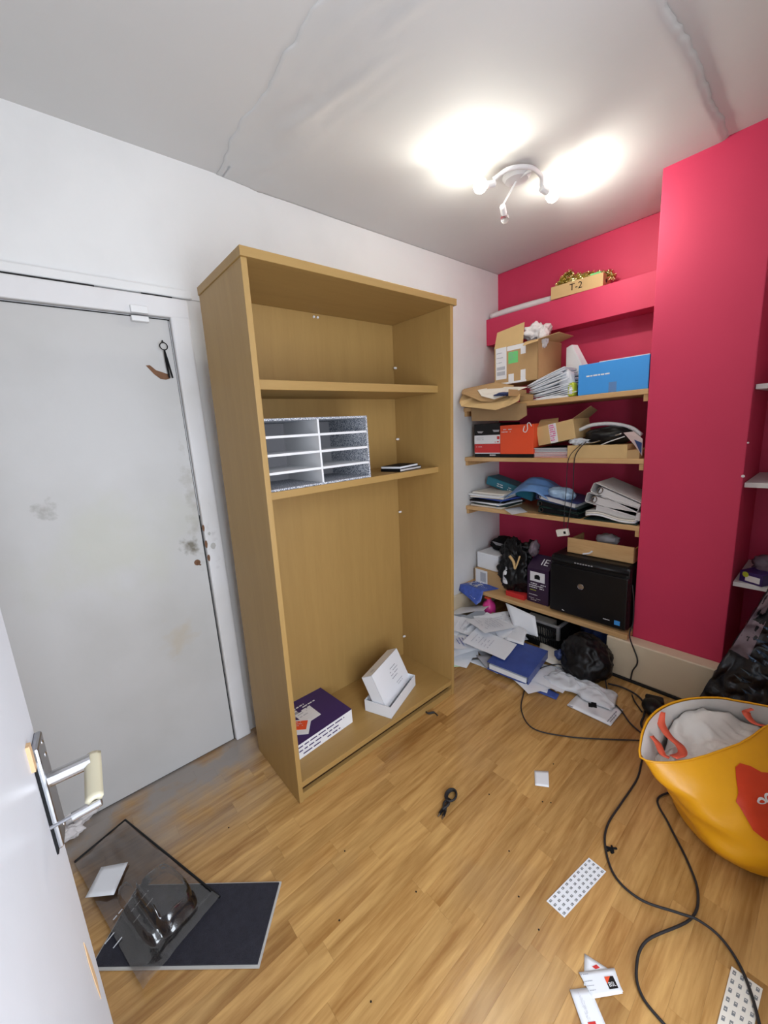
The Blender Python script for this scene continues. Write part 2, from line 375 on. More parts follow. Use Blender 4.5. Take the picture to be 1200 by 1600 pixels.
# the newer plasterboard area, its ragged taped edge standing a little proud of the old ceiling
def ce(u, v):
    x = -2.10+u*2.10; y_ = -1.42*v - .0
    e = min(u/.03, 1, (1-v)/.04 if v > .9 else 1)
    if u < .02: x += .02*nz((0, y_, 0), 4, 2)+.012*nz((0, y_, 0), 17, 6)
    if v > .98: y_ += .02*nz((x, 0, 0), 4, 5)+.008*nz((x, 0, 0), 30, 1)
    e = min(max(0, u/.10), 1, max(0, (1-v)/.012))
    z = H-.0012-.010*e*e*(3-2*e)-.0025*nz((x, y_, 0), 3, 8)
    strip = math.exp(-((x+1.92)/.12)**2)
    z -= strip*(.009*max(0, nz((x*1.6+y_*.4, y_*.35, 0), 11, 3))+.002*max(0, nz((x, y_, 0), 34, 6)))
    return (x, y_-.0005, z)
b = MB(); b.grid(ce, 150, 120)
tag(b.build('ceiling_patch', 'ceiling_paint', ceil, smooth=True, solid=.001), 'plasterboard area with ragged filled edges')
struct(part('trim_1', 'pink_paint', None, (-.157, 0, -1.18, -.0, 2.057, 2.241), bevel=.003))
tag(bpy.data.objects['trim_1'], None)
struct(part('baseboard_back', 'cream_paint', None, (-1.31, -.0, -.03, 0, 0, .20), bevel=.004))
struct(part('baseboard_right', 'cream_paint', None, (-.55, -.46, -1.60, -1.075, .012, .235), bevel=.006))
struct(part('skirting_gap_shade', 'dark_gap', None, (-.56, -.545, -1.60, -1.075, 0, .012)))  # dark strip painted in as the shade of the gap under the skirting

# closed door in the back wall
d = sempty('door_1')
part('door_leaf', 'door_paint', d, (-3.12, -2.367, -.012, .0, .008, 1.975), bevel=.001)
part('architrave', 'frame_paint', d, (-2.360, -2.285, -.032, 0, 0, 2.055), bevel=.008)
part('architrave', 'frame_paint', d, (-3.2, -2.285, -.034, 0, 1.983, 2.058), bevel=.006)
part('picture_ledge', 'white_wall', d, (-3.3, -2.26, -.022, 0, 2.066, 2.10), bevel=.006)
part('door_gap', 'dark_gap', d, (-2.3675, -2.3605, -.0035, 0, 0, 1.16), (-2.366, -2.3630, -.0035, 0, 1.16, 1.98), (-3.12, -2.36, -.0035, 0, 0, .009), (-3.12, -2.36, -.0035, 0, 1.976, 1.981), (-2.9, -2.6, -.0235, -.02, 2.0605, 2.0645), (-2.45, -2.34, -.0235, -.02, 2.0605, 2.064))
part('door_catch', 'white_paint', d, (-2.50, -2.44, -.036, -.008, 1.955, 1.975), (-2.50, -2.44, -.046, -.030, 1.983, 2.01), bevel=.003)
b = MB(); b.lathe([(.013, 0), (.013, .004), (.008, .004), (.008, .001)], (-2.404, -.012, .951), axis=(0, -1, 0)); b.build('lock_hole', 'rust', d)
b = MB(); b.tube([(-2.404, -.017, .951), (-2.397, -.02, .94), (-2.392, -.02, .938)], .003); b.build('broken_spindle', 'rust', d)
# bare patches where paint has chipped off beside the lock
for (cx, cz, w_, h_, m_) in ((-2.361, 1.105, .010, .03, 'rust'), (-2.360, 1.03, .012, .035, 'rust'), (-2.358, .965, .012, .03, 'rust'), (-2.331, 1.015, .022, .03, 'mat_back'), (-2.34, 1.075, .012, .015, 'mat_back')):
    pts = [(cx+w_/2*math.cos(t)*(1+.4*nz((t, cx, cz), 2)), -.0335 if cx > -2.35 else -.0335, cz+h_/2*math.sin(t)*(1+.4*nz((cx, t, cz), 2))) for t in [k*math.pi/5 for k in range(10)]]
    MB().slab(pts, (0, -1, 0), .0006).build('chipped_paint', m_, d)
pts = [(-2.475, 1.795), (-2.46, 1.797), (-2.44, 1.778), (-2.42, 1.772), (-2.40, 1.765), (-2.392, 1.762), (-2.392, 1.748), (-2.41, 1.742), (-2.43, 1.745), (-2.45, 1.762)]
MB().slab([(x, -.0121, z) for x, z in pts], (0, -1, 0), .0006).build('torn_veneer', 'rust', d)

# keys hanging on the closed door
k = thing('key_ring', 'black metal key ring with two long black tags on closed door', 'key ring', (-2.402, -.02, 1.87))
MB().tube([(0, .008, .022), (0, -.006, .022), (0, -.010, .014)], .002).build('hook', 'black_matte', k)
MB().tube([(.014*math.cos(t), -.009, .0+.014*math.sin(t)) for t in [i*math.pi/12 for i in range(24)]], .002, closed=True).build('ring', 'black_matte', k, smooth=True)
for s_ in (-1, 1):
    MB().tube([(0, -.010, -.013), (s_*.003+.004, -.008, -.06), (s_*.006+.010, -.006, -.122)], [.003, .0038, .0032]).build('tag', 'black_matte', k)

# open door in the foreground, at grazing angle
d2 = sempty('door_2', (-2.934, -1.225, 0), (0, 0, R(-5)))
b = MB(); b.box(-.044, 0, -.78, 0, .01, 1.985); b.build('door_leaf', 'open_door_paint', d2, bevel=.0025)
pl = part('handle_plate', 'brushed_steel', d2, (0, .008, -.048, -.004, .970, 1.120), bevel=.003)
part('plate_shadow_gap', 'black_matte', d2, (0, .002, -.051, -.004, .967, 1.118))
part('bent_plate_corner', 'raw_wood', d2, (.0, .004, -.062, -.052, 1.10, 1.135))
for zz in (1.110, .982, 1.092):
    MB().lathe([(.0035, 0), (.0035, .0015), (.001, .0025)], (.007, -.018, zz), axis=(1, 0, 0), seg=10).build('screw', 'chrome', d2)
lv = MB().tube([(.006, -.028, 1.06), (.052, -.028, 1.062)], .0095, 16).build('lever_neck', 'chrome', d2, smooth=False)
def lev(u, v):
    a = -.075*u
    return (.046+.016*v, -.018+a, 1.062-.012*u+.004*math.sin(v*math.pi))
MB().grid(lev, 12, 4).build('lever_grip', 'yellowed_plastic', d2, smooth=True, solid=.006)
MB().tube([(.008, -.086, 1.036), (.038, -.090, 1.042)], .0022, 8).build('return_pin', 'brushed_steel', d2)
MB().tube([(.030, -.090, 1.040), (.060, -.091, 1.044)], .0055, 14).build('lever_end', 'chrome', d2)
pts = [(.0003, -.045, .81), (.0003, -.040, .795), (.0003, -.034, .76), (.0003, -.030, .72), (.0003, -.036, .69), (.0003, -.043, .73), (.0003, -.047, .775)]
MB().slab(pts, (1, 0, 0), .0008).build('chipped_edge', 'raw_wood', d2)

# ================================================================== CUPBOARD
LEAN = -.033
cab = thing('cupboard', 'tall oak-effect office cupboard without doors, open front', 'cupboard', (-2.303, -.165, 0))
cab['label'] = 'tall open oak-effect cupboard with two shelves against white wall'
def cp(name, m, boxes, bevel=.0015):
    b = MB()
    for q in boxes: b.box(*q)
    for v in b.b.verts: v.co.y += LEAN*v.co.z
    return b.build(name, m, cab, bevel)
W = .985; D = .403
cp('side_panel', 'oak_z', [(0, .020, -D, 0, .0, 2.017)])
cp('side_panel', 'oak_z', [(W-.020, W, -D, 0, .0, 2.017)])
cp('top_panel', 'oak_x', [(-.004, W+.016, -D-.008, 0, 2.017, 2.045)])
cp('back_panel', 'oak_z', [(.02, W-.02, -.012, -.004, .06, 2.017)])
cp('shelf', 'oak_x', [(.02, W-.02, -.323, -.012, 1.645, 1.678)])
cp('shelf', 'oak_x', [(.02, W-.02, -.323, -.012, 1.257, 1.285)])
cp('bottom_panel', 'oak_x', [(.02, W-.02, -D+.002, -.012, .066, .092)])
cp('plinth_rail', 'oak_x', [(.02, W-.02, -D+.004, -D+.024, .0, .036)])
cp('recessed_rail', 'card_dark', [(.02, W-.02, -D+.055, -D+.065, .0, .066)])
cp('plinth_rail', 'oak_x', [(.02, W-.02, -.03, -.015, .0, .06)])
for zz in (1.803, 1.018, .226, 1.43):
    b = MB(); b.lathe([(.006, 0), (.006, .012), (.003, .016)], (W-.020, -.03+LEAN*zz, zz), axis=(-1, 0, 0), seg=12); b.build('hinge_fitting', 'white_paint', cab)
for xx in (.485, .505):
    b = MB(); b.lathe([(.005, 0), (.005, .006)], (xx, -.013+LEAN*2.0, 2.0), axis=(0, -1, 0), seg=10); b.build('fixing', 'white_paint', cab)
part('paper_scrap', 'paper', cab, (.83, .87, -.44, -.42, 2.0455, 2.047)) if 0 else None

# literature sorter
z0 = 1.285; yo = LEAN*z0
so = thing('literature_sorter', 'grey speckled eight-slot paper sorter on cupboard shelf', 'sorter', (-2.262, -.488+yo+.006, z0+.0005))
W2, H2, D2 = .486, .262, .29
part('outer_case', 'speckle', so, (0, W2, 0, D2, 0, .008), (0, W2, 0, D2, H2-.008, H2), (0, .008, 0, D2, .008, H2-.008), (W2-.008, W2, 0, D2, .008, H2-.008))
part('back_board', 'grey_board', so, (.008, W2-.008, D2-.004, D2-.001, .008, H2-.008))
part('divider', 'white_paint', so, (W2/2-.004, W2/2+.004, .001, D2-.004, .008, H2-.008))
for i in range(1, 4):
    zz = i*H2/4
    for (xa, xb) in ((.008, W2/2-.004), (W2/2+.004, W2-.008)):
        part('sorter_shelf', 'white_paint', so, (xa, xb, .0, D2-.004, zz-.0045, zz+.0045))
bk = thing('book', 'small black and white books stacked beside the grey sorter', 'book', (-1.515, -.40+yo, z0), (0, 0, R(8)))
bk['label'] = 'lower black notebook lying flat right of the grey sorter'
part('cover', 'black_matte', bk, (-.085, .085, -.06, .06, 0, .003), (-.085, .085, -.06, .06, .012, .015), (-.085, -.082, -.06, .06, 0, .015))
part('pages', 'page_block', bk, (-.081, .083, -.058, .058, .003, .012))
bk = thing('book', 'upper pale booklet on the black notebook right of the grey sorter', 'book', (-1.522, -.395+yo, z0+.0155), (0, 0, R(14)))
part('pages', 'paper', bk, (-.078, .082, -.055, .055, .0, .009))
part('cover', 'black_matte', bk, (-.079, .083, -.056, .056, .009, .0105))

# purple box on cupboard floor
zb = .0925
pb = thing('paper_box', 'dark purple and white flat box inside cupboard at left', 'box', (-2.104, -.312, zb), (0, 0, R(4)))
hx, hy, hh = .167, .138, .072
part('carton', 'print_white', pb, (-hx, hx, -hy, hy, 0, hh), bevel=.0015)
part('lid_top', 'violet_card', pb, (-hx, hx, -hy, hy, hh, hh+.0018))
part('grey_panel', 'grey_board', pb, (-hx, -.02, .02, hy-.012, hh+.0018, hh+.0024))
part('white_label', 'print_white', pb, (-.045, .045, -.055, .035, hh+.0024, hh+.0030))
b = MB(); lines(b, (-.10, .07, hh+.0026), (1, .0, 0), (0, 1, 0), .19, 3, .018, .008, 4); b.build('printed_text', 'print_white', pb)
b = MB(); lines(b, (-.035, .02, hh+.0032), (1, 0, 0), (0, 1, 0), .06, 2, .02, .004, 5); b.build('label_print', 'print_ink', pb)
b = MB()
for rw in range(3): lines(b, (-hx+.01+.02*rw, -hy-.0002, .055-.02*rw), (1, 0, 0), (0, 0, 1), .30, 1, .02, .006, 6+rw)
b.build('side_print', 'violet_card', pb)
MB().slab([(.06, hy, hh), (.13, hy, hh), (.115, hy+.02, hh+.028)], (0, 1, 0), .001).build('flap', 'paper', pb)
lf = thing('leaflet', 'white leaflet with orange print on the purple box', 'leaflet', (-2.178, -.362, zb+.0762), (0, 0, R(-38)))
part('sheet', 'paper', lf, (-.055, .055, -.05, .045, 0, .0010))
part('orange_print', 'red_card', lf, (-.045, .04, -.02, .038, .0010, .0014))
b = MB(); lines(b, (-.04, .028, .0015), (1, 0, 0), (0, 1, 0), .07, 4, .012, .003, 3); b.build('print', 'print_white', lf)

# white tray and lid
tb = thing('white_box', 'open white card tray on cupboard floor', 'box', (-1.67, -.435, zb), (0, 0, R(20.7)))
tb['label'] = 'shallow white card tray on the cupboard floor under its tilted lid'
part('tray', 'paper', tb, (-.145, .145, -.075, .075, 0, .003), (-.145, .145, -.075, -.072, 0, .062), (-.145, .145, .072, .075, 0, .062), (-.145, -.142, -.072, .072, .0, .062), (.142, .145, -.072, .072, 0, .062))
part('insert', 'grey_board', tb, (-.125, -.11, .0, .066, .003, .075))
tl = thing('upturned_box', 'white card box standing tilted inside the open white tray', 'box', (-1.662, -.452, zb+.022), (R(-24), 0, R(20.7)))
part('lid_shell', 'paper', tl, (-.137, .143, -.03, -.027, 0, .185), (-.137, -.134, -.03, .035, 0, .185), (.140, .143, -.03, .035, 0, .185), (-.137, .143, -.03, .035, .182, .185), (-.137, .143, -.03, .035, 0, .003), bevel=.001)
b = MB(); lines(b, (.0, -.0302, .13), (1, 0, 0), (0, 0, 1), .09, 4, .016, .004, 11, off=.001); lines(b, (.02, -.0302, .05), (1, 0, 0), (0, 0, 1), .08, 2, .012, .003, 12, off=.001); b.build('printed_text', 'print_ink', tl)
b = MB(); lines(b, (-.10, 0, .1853), (1, 0, 0), (0, 1, 0), .04, 2, .008, .003, 13); b.build('printed_mark', 'print_ink', tl)

# ================================================================== ALCOVE SHELVES
S = [('top', 1.607, -.453), ('second', 1.249, -.453), ('third', .881, -.453), ('bottom', .265, -.54)]
for nm, z, xf in S:
    t = thing('wall_shelf', 'pine-edged %s shelf across the pink alcove' % nm, 'shelf', (0, 0, z))
    t['label'] = {'top': 'topmost pine shelf in the pink alcove, under the blue box', 'second': 'second pine shelf in the alcove, under the red box',
                  'third': 'third pine shelf in the alcove, under the lever-arch files', 'bottom': 'lowest pine shelf in the alcove, under the black printer'}[nm]
    part('board', 'pine_y', t, (xf, -.002, -1.178, -.002, -.028, 0), bevel=.003)
    if nm != 'bottom':
        part('batten', 'pine_y', t, (xf+.01, -.05, -.022, -.002, -.062, -.028))
        part('batten', 'pine_y', t, (xf+.01, -.05, -1.178, -1.155, -.062, -.028))
for z in (1.577, 1.142, .660):
    t = thing('recess_shelf', '', 'shelf', (0, 0, z))
    t['label'] = {1.577: 'white shelf right of pink breast, the topmost of three', 1.142: 'white shelf right of pink breast, the middle of three', .660: 'white shelf right of pink breast, lowest, under purple packet'}[z]
    part('board', 'white_paint', t, (-.43, -.002, -2.055, -1.583, -.022, 0), bevel=.002)

# ---- items on the pink beam
t = thing('kraft_box', 'shallow kraft card box marked T-2 on the pink beam', 'box', (-.085, -.655, 2.2415), (0, 0, R(4)))
part('tray', 'card_light', t, (-.075, .065, -.155, .155, 0, .075), bevel=.0015)
text('marking', 'T-2', .055, 'black_matte', t, (-.0755, .0, .040), Fx)
b = MB(); b.lathe([(.011, 0), (.011, .0008)], (-.02, -.1552, .038), axis=(0, -1, 0)); b.build('finger_hole', 'dark_gap', t)
MB().slab([(-.02, -.10, .075), (.03, -.12, .10), (.05, -.155, .078), (0, -.155, .076)], (0, 0, 1), .001).build('flap', 'card', t)
part('green_packet', 'green_label', t, (-.04, .03, -.13, -.07, .0755, .095))
tin = MB(); rdt = random.Random(5)
spine = smooth_pts([(-.10, -.52, 2.335), (-.10, -.55, 2.37), (-.07, -.58, 2.40), (-.09, -.55, 2.35), (-.06, -.62, 2.37), (-.09, -.66, 2.345), (-.07, -.71, 2.35), (-.05, -.76, 2.34), (-.06, -.81, 2.33), (-.08, -.84, 2.30)], 26)
spine += smooth_pts([(-.08, -.50, 2.33), (-.05, -.55, 2.40), (-.09, -.60, 2.36), (-.05, -.68, 2.36), (-.1, -.63, 2.34)], 26)
for p in spine:
    for q in range(9):
        dd = Vector((rdt.gauss(0, 1), rdt.gauss(0, 1), rdt.gauss(0, 1))).normalized(); s2 = dd.cross(Vector((rdt.random(), rdt.random(), rdt.random()))).normalized()*.0016
        e = p+dd*rdt.uniform(.014, .028)+Vector((0, 0, -.004))
        tin.quad(p-s2, p+s2, e+s2, e-s2)
tag(tin.build('tinsel', 'gold_tinsel'), 'gold tinsel garland heaped on the kraft box on pink beam', 'tinsel', kind='stuff')
t = MB().tube(smooth_pts([(-.125, -.02, 2.262), (-.118, -.16, 2.268), (-.105, -.32, 2.268), (-.09, -.485, 2.266)], 6), [.020]*2+[.022]*8+[.024]*9, 14)
tag(t.build('paper_roll', 'white_cloth', smooth=True), 'long off-white rolled paper lying on the pink beam at left', 'roll')

# ---- top shelf
z1 = 1.607
t = thing('open_carton', 'flattened brown carton hanging over top shelf edge at left', 'carton', (-.50, -.27, z1))
for (pts, nm, m_, th) in (
    ([(-0.580,-0.068,1.640), (-0.580,-0.084,1.612), (-0.580,-0.122,1.601), (-0.580,-0.357,1.565), (-0.560,-0.442,1.585), (-0.540,-0.502,1.611), (-0.450,-0.461,1.667), (-0.440,-0.244,1.712), (-0.460,-0.010,1.721)], 'lower_flap', 'card_light', .004),
    ([(-0.560,-0.071,1.700), (-0.570,-0.144,1.675), (-0.570,-0.237,1.632), (-0.560,-0.315,1.621), (-0.540,-0.407,1.648), (-0.430,-0.399,1.714), (-0.430,-0.258,1.752), (-0.440,0.011,1.737)], 'upper_flap', 'card', .004)):
    b = MB(); b.slab([Vector(p)-Vector((-.50, -.27, z1)) for p in pts], (0, 0, 1), th)
    b.build(nm, m_, t)
b = MB(); b.slab([Vector(p)-Vector((-.50, -.27, z1)) for p in ((-0.485,-0.094,1.602), (-0.485,-0.518,1.594), (-0.485,-0.523,1.519), (-0.485,-0.465,1.491), (-0.485,-0.097,1.509))], (1, 0, 0), .004); b.build('hanging_flap', 'card_dark', t)
part('inner_flap', 'card', t, (-.10, .10, -.20, -.195, .0355, .075))
b = MB(); blob(b, (-.02, -.11, .055), (.06, .06, .014), .2, 2, 3, 3); b.build('blue_contents', 'navy', t, smooth=True)

t = thing('carton', 'tall brown carton with green label and raised flaps on top shelf', 'carton', (-.42, -.245, 1.733), (0, 0, R(-2)))
w_, d_, h_ = .32, .28, .235
part('body', 'card', t, (0, d_, -w_, 0, 0, .003), (0, .003, -w_, 0, 0, h_), (d_-.003, d_, -w_, 0, 0, h_), (0, d_, -.003, 0, 0, h_), (0, d_, -w_, -w_+.003, 0, h_))
MB().slab([(0, 0, h_), (0, -w_*.67, h_), (.02, -w_*.66, h_+.125), (.02, -.01, h_+.105)], (1, 0, 0), .003).build('flap', 'card_light', t)
MB().slab([(0, -w_, h_), (d_*.9, -w_, h_), (d_*.9, -w_-.09, h_+.02), (.02, -w_-.12, h_+.015)], (0, 0, 1), .003).build('flap', 'card', t)
MB().slab([(-.0, -w_*.72, h_), (-.0, -w_, h_), (-.05, -w_-.03, h_-.02), (-.055, -w_*.78, h_-.03)], (0, 0, 1), .003).build('flap', 'card_light', t)
part('shipping_label', 'print_white', t, (-.0012, 0, -.095, -.012, .035, .235))
part('green_label', 'green_label', t, (-.0012, 0, -.18, -.11, .125, .195))
for q_ in ((-.0008, 0, -.235, -.10, .205, .233), (-.0009, 0, -.15, -.11, .0, .06), (-.0009, 0, -.235, -.20, .0, .075), (-.0008, 0, -.24, -.01, .0, .012), (-.0009, 0, -.235, -.20, .17, .215)): part('tape', 'print_white', t, q_)
b = MB(); lines(b, (-.0013, -.02, .20), (0, -1, 0), (0, 0, 1), .065, 3, .03, .004, 21, off=.0006)
for i in range(14): b.quad((-.0018, -.022-.0045*i, .06), (-.0018, -.0245-.0045*i, .06), (-.0018, -.0245-.0045*i, .085), (-.0018, -.022-.0045*i, .085))
for i in range(14): b.quad((-.0018, -.022-.0045*i, .095), (-.0018, -.0245-.0045*i, .095), (-.0018, -.0245-.0045*i, .115), (-.0018, -.022-.0045*i, .115))
lines(b, (-.0013, -.118, .195), (0, -1, 0), (0, 0, 1), .055, 5, .012, .003, 22, off=.0006)
b.build('label_print', 'print_ink', t)
b = MB(); blob(b, (-.33, -.50, 2.025), (.07, .075, .06), .32, 2.4, 4, 4); blob(b, (-.37, -.565, 1.985), (.03, .03, .06), .3, 2.5, 7, 4)
tag(b.build('white_cloth', 'white_cloth', smooth=True), 'crumpled white cloth bag on top of the tall brown carton', 'cloth')

# white sheets over carton and leaning stack of envelopes
def sheet(name, m, label, cat, c, w_, l_, rz, tilt=(0, 0), bend=.01, seed=0, group=None, parent=None, nu=6, nv=8, thick=0):
    c = Vector(c)
    def f(u, v):
        x = (u-.5)*w_; y_ = (v-.5)*l_
        z = bend*math.sin(u*2.6+seed)*math.cos(v*2.1+seed*1.3)+bend*.8*nz((x, y_, 0), 9, seed)
        return (x, y_, z+x*tilt[0]+y_*tilt[1])
    o = MB().grid(f, nu, nv).build(name, m, parent, smooth=True, loc=c, rot=(0, 0, rz), solid=thick)
    return tag(o, label, cat, group)
t = thing('envelope_stack', 'leaning stack of white envelopes on the top shelf', 'papers', (0, 0, 0))
bpy.data.objects.remove(t)
o = MB().slab([(-0.530,-0.184,1.709), (-0.570,-0.243,1.665), (-0.575,-0.345,1.634), (-0.540,-0.430,1.661), (-0.460,-0.511,1.692), (-0.450,-0.271,1.721)], (0, 0, 1), .003).build('card_sheet', 'paper_warm')
tag(o, 'off-white card sheet lying across the flattened carton, top shelf', 'paper')
for i in range(13):
    f = i/12
    p0 = (-.44+.02*random.random(), -.775+.02*random.random()-.02*f, z1+.012+.118*f)
    sheet('envelope', 'paper', ('lowest', 'second lowest', 'third lowest', 'fourth lowest', 'fifth lowest', 'sixth lowest', 'middle', 'sixth highest', 'fifth highest', 'fourth highest', 'third highest', 'second highest', 'topmost')[i]+' white envelope of the leaning heap left of blue box', 'envelope', (-.33, -.66+.06*f-.02*random.random(), z1+.020+.0100*i), .22, .25-.03*random.random(), R(random.uniform(-9, 9)), (0.05, -.08-.26*f), .006, i, 'leaning white envelopes on the top shelf', thick=.004)
t = thing('folder', 'thick white paper block at the bottom of envelope heap', 'paper', (-.34, -.66, z1))
t.name = 'paper_block'; t['label'] = 'thick white paper block under the envelope heap, top shelf'
part('pages', 'paper', t, (-.10, .10, -.10, .10, 0.001, .012))
t = thing('card_flap', 'small folded brown card at shelf edge left of envelopes', 'card', (-.43, -.50, z1), (0, 0, R(-6)))
MB().slab([(0, .06, 0.001), (0, -.035, 0.001), (-.005, -.04, .035), (-.01, .06, .05)], (1, 0, 0), .003).build('front', 'card', t)
MB().slab([(0, .06, .05), (0, -.035, .035), (.08, -.035, .04), (.08, .06, .055)], (0, 0, 1), .003).build('top', 'card', t)
t = thing('file_box', 'upright white wedge-shaped file standing behind envelopes', 'file', (-.25, -.67, z1+.0), (0, 0, R(-18)))
MB().slab([(0, .02, .0), (0, -.12, .0), (0, -.12, .16), (0, -.02, .32), (0, .02, .31)], (1, 0, 0), .05).build('body', 'paper', t, bevel=.001)
t = thing('packet', 'lime green packet between envelopes and blue box', 'packet', (-.435, -.752, z1))
part('pouch', 'lime', t, (0, .05, -.040, .0, .0005, .082), bevel=.012)
part('printed_stripe', 'paper', t, (-.001, 0, -.030, -.012, .015, .055))
t = thing('clear_pouch', 'crumpled clear plastic pouch against envelopes by lime packet', 'pouch', (-.40, -.735, z1))
b = MB(); blob(b, (0, 0, .085), (.035, .045, .075), .2, 2, 31, 3, flat=.002); b.build('pouch', 'milky_plastic', t, smooth=True)
bpx = thing('blue_box', 'bright blue long card box on the top shelf at right', 'box', (-.435, -.815, z1), (0, 0, R(0)))
part('carton', 'blue_box', bpx, (0, .26, -.355, 0, .0005, .168), bevel=.002)
part('lid_edge', 'print_white', bpx, (.004, .256, -.353, -.11, .1685, .172))
b = MB(); lines(b, (-.0002, -.045, .098), (0, -1, 0), (0, 0, 1), .15, 1, .02, .0075, 33, off=.0008, fill=1); b.build('printed_text', 'print_white', bpx)
part('tape', 'denim_bag', bpx, (-.0006, 0, -.205, -.165, .0, .055))

# ---- second shelf
z2 = 1.2495
t = thing('box', 'black, white and red box on second shelf at left', 'box', (-.44, -.085, z2)); t.name = 'toner_box'
part('carton', 'black_plastic', t, (0, .25, -.215, 0, 0, .235), bevel=.0015)
part('white_panel', 'print_white', t, (-.001, 0, -.214, -.001, .095, .155))
part('red_panel', 'red_dark', t, (-.001, 0, -.214, -.001, .032, .094))
part('red_edge', 'print_white', t, (-.0011, 0, -.214, -.001, .026, .032))
MB().slab([(-.001, -.025, .185), (-.001, -.08, .183), (-.001, -.065, .17), (-.001, -.035, .172)], (-1, 0, 0), .001).build('label_patch', 'grey_board', t)
MB().slab([(-.001, -.155, .19), (-.001, -.21, .188), (-.001, -.205, .175), (-.001, -.165, .175)], (-1, 0, 0), .001).build('label_patch', 'grey_board', t)
b = MB(); lines(b, (-.0012, -.02, .135), (0, -1, 0), (0, 0, 1), .08, 2, .012, .003, 41, off=.0008); b.build('printed_text', 'print_ink', t)
part('red_mark', 'red_dark', t, (-.0016, 0, -.21, -.19, .125, .145), (-.0016, 0, -.18, -.172, .103, .108), (-.0016, 0, -.205, -.19, .103, .112))
b = MB(); lines(b, (-.0012, -.015, .072), (0, -1, 0), (0, 0, 1), .06, 1, .01, .004, 42, off=.0008)
lines(b, (-.0012, -.13, .012), (0, -1, 0), (0, 0, 1), .08, 1, .01, .008, 43, off=.0008, fill=1)
b.build('printed_line', 'print_white', t)
t = thing('red_box', 'orange-red square box on second shelf beside black and white box', 'box', (-.445, -.303, z2))
part('carton', 'red_card', t, (0, .24, -.245, 0, .024, .215), bevel=.0015)
part('base', 'black_plastic', t, (0.001, .24, -.244, -.001, 0, .024))
b = MB(); lines(b, (-.0005, -.012, .185), (0, -1, 0), (0, 0, 1), .10, 2, .016, .005, 44, off=.0008); b.build('printed_text', 'print_white', t)
b = MB(); b.tube(smooth_pts([(-.006, -.185, .205), (-.012, -.180, .175), (-.012, -.197, .165), (-.012, -.21, .185), (-.006, -.205, .215), (-.006, -.22, .222), (-.008, -.235, .2)], 5), .003, 8); b.build('cord_loop', 'white_cloth', t)

for i, (m_, c_) in enumerate((('red_card', 0), ('paper', 1), ('bag_red', 2), ('grey_board', 3), ('paper', 4), ('black_matte', 5))):
    nm = ['red magazine at the bottom', 'pale magazine second from the bottom', 'dark red magazine in the middle', 'grey magazine just above the dark red one', 'white magazine second from the top', 'black folder on top'][i]
    t = thing('magazine', '%s of the pile left of kraft box' % nm, 'magazine', (-.325+.006*math.sin(i*2), -.645, z2+i*.0105), (0, 0, R(3*math.sin(i*1.7))))
    part('cover', m_, t, (-.105, .105, -.125, .125+(.01 if i < 2 else 0), 0, .0015), (-.105, .105, -.125, .125, .0082, .0097))
    part('pages', 'page_block', t, (-.103, .103, -.123, .123, .0015, .0082))
t = thing('taped_box', 'small brown box with pink printed tape tilted on magazines', 'box', (-.40, -.560, z2+.072), (R(-10), 0, R(-3)))
part('carton', 'card_light', t, (0, .20, -.245, 0, 0, .118), bevel=.0015)
MB().slab([(0, 0, .118), (0, -.15, .118), (.05, -.13, .15), (.05, -.01, .165)], (1, 0, 0), .002).build('flap', 'card', t)
MB().slab([(.0, -.245, .118), (.20, -.245, .118), (.20, -.30, .15), (.06, -.33, .17)], (0, 0, 1), .002).build('flap', 'card_dark', t)
part('printed_tape', 'print_white', t, (-.0008, 0, -.135, -.085, 0.0, .118))
b = MB(); lines(b, (-.001, -.09, .105), (0, -1, 0), (0, 0, 1), .04, 8, .013, .007, 47, off=.0008, fill=.9); b.build('tape_print', 'pink_plastic', t)
t = thing('kraft_box', 'long shallow kraft box at second shelf front edge, at right', 'box', (-.45, -.770, z2), (0, 0, R(0)))
part('carton', 'card_light', t, (0, .21, -.325, 0, 0, .074), bevel=.0015)
part('end_flap', 'card', t, (.0, .20, -.385, -.3255, 0, .045))
for (nm, lab, pts, r_, m_) in (
    ('headband', 'black and white curved padded object on the long kraft box', [(-0.350,-0.793,1.410), (-0.350,-0.866,1.436), (-0.350,-0.971,1.438), (-0.350,-1.072,1.412), (-0.350,-1.130,1.368)], .011, 'white_paint'),):
    t = thing('ring_binder', 'black open binder with white curved edge on the kraft box', 'binder', (0, 0, 0))
    MB().tube(smooth_pts(pts, 5), r_, 10).build('white_edge', m_, t, smooth=True)
    b = MB(); blob(b, (-.33, -.96, 1.37), (.10, .135, .058), .12, 1.5, 9, 4); b.build('black_cover', 'black_plastic', t, smooth=True)
    MB().tube(smooth_pts([(-0.420,-0.818,1.341), (-0.420,-0.899,1.336), (-0.420,-0.984,1.362), (-0.420,-1.055,1.384)], 5), .004, 8).build('metal_edge', 'chrome', t, smooth=True)
    MB().tube(smooth_pts([(-0.420,-0.837,1.318), (-0.420,-0.917,1.313), (-0.420,-0.992,1.341), (-0.420,-1.069,1.367)], 5), .003, 8).build('metal_edge', 'white_paint', t, smooth=True)
b = MB(); blob(b, (-.42, -.825, 1.345), (.03, .05, .018), .35, 2.5, 12, 4)
tag(b.build('foil_wrap', 'milky_plastic', smooth=True), 'crumpled clear wrapper between taped box and black binder', 'wrapper')
o = MB().slab([(-0.460,-1.075,1.389), (-0.460,-1.124,1.394), (-0.460,-1.168,1.353), (-0.450,-1.167,1.265), (-0.455,-1.126,1.327)], (1, 0, 0), .002).build('brochure', 'mauve_lining')
tag(o, 'pale pink brochure hanging over the right end of kraft box', 'brochure')
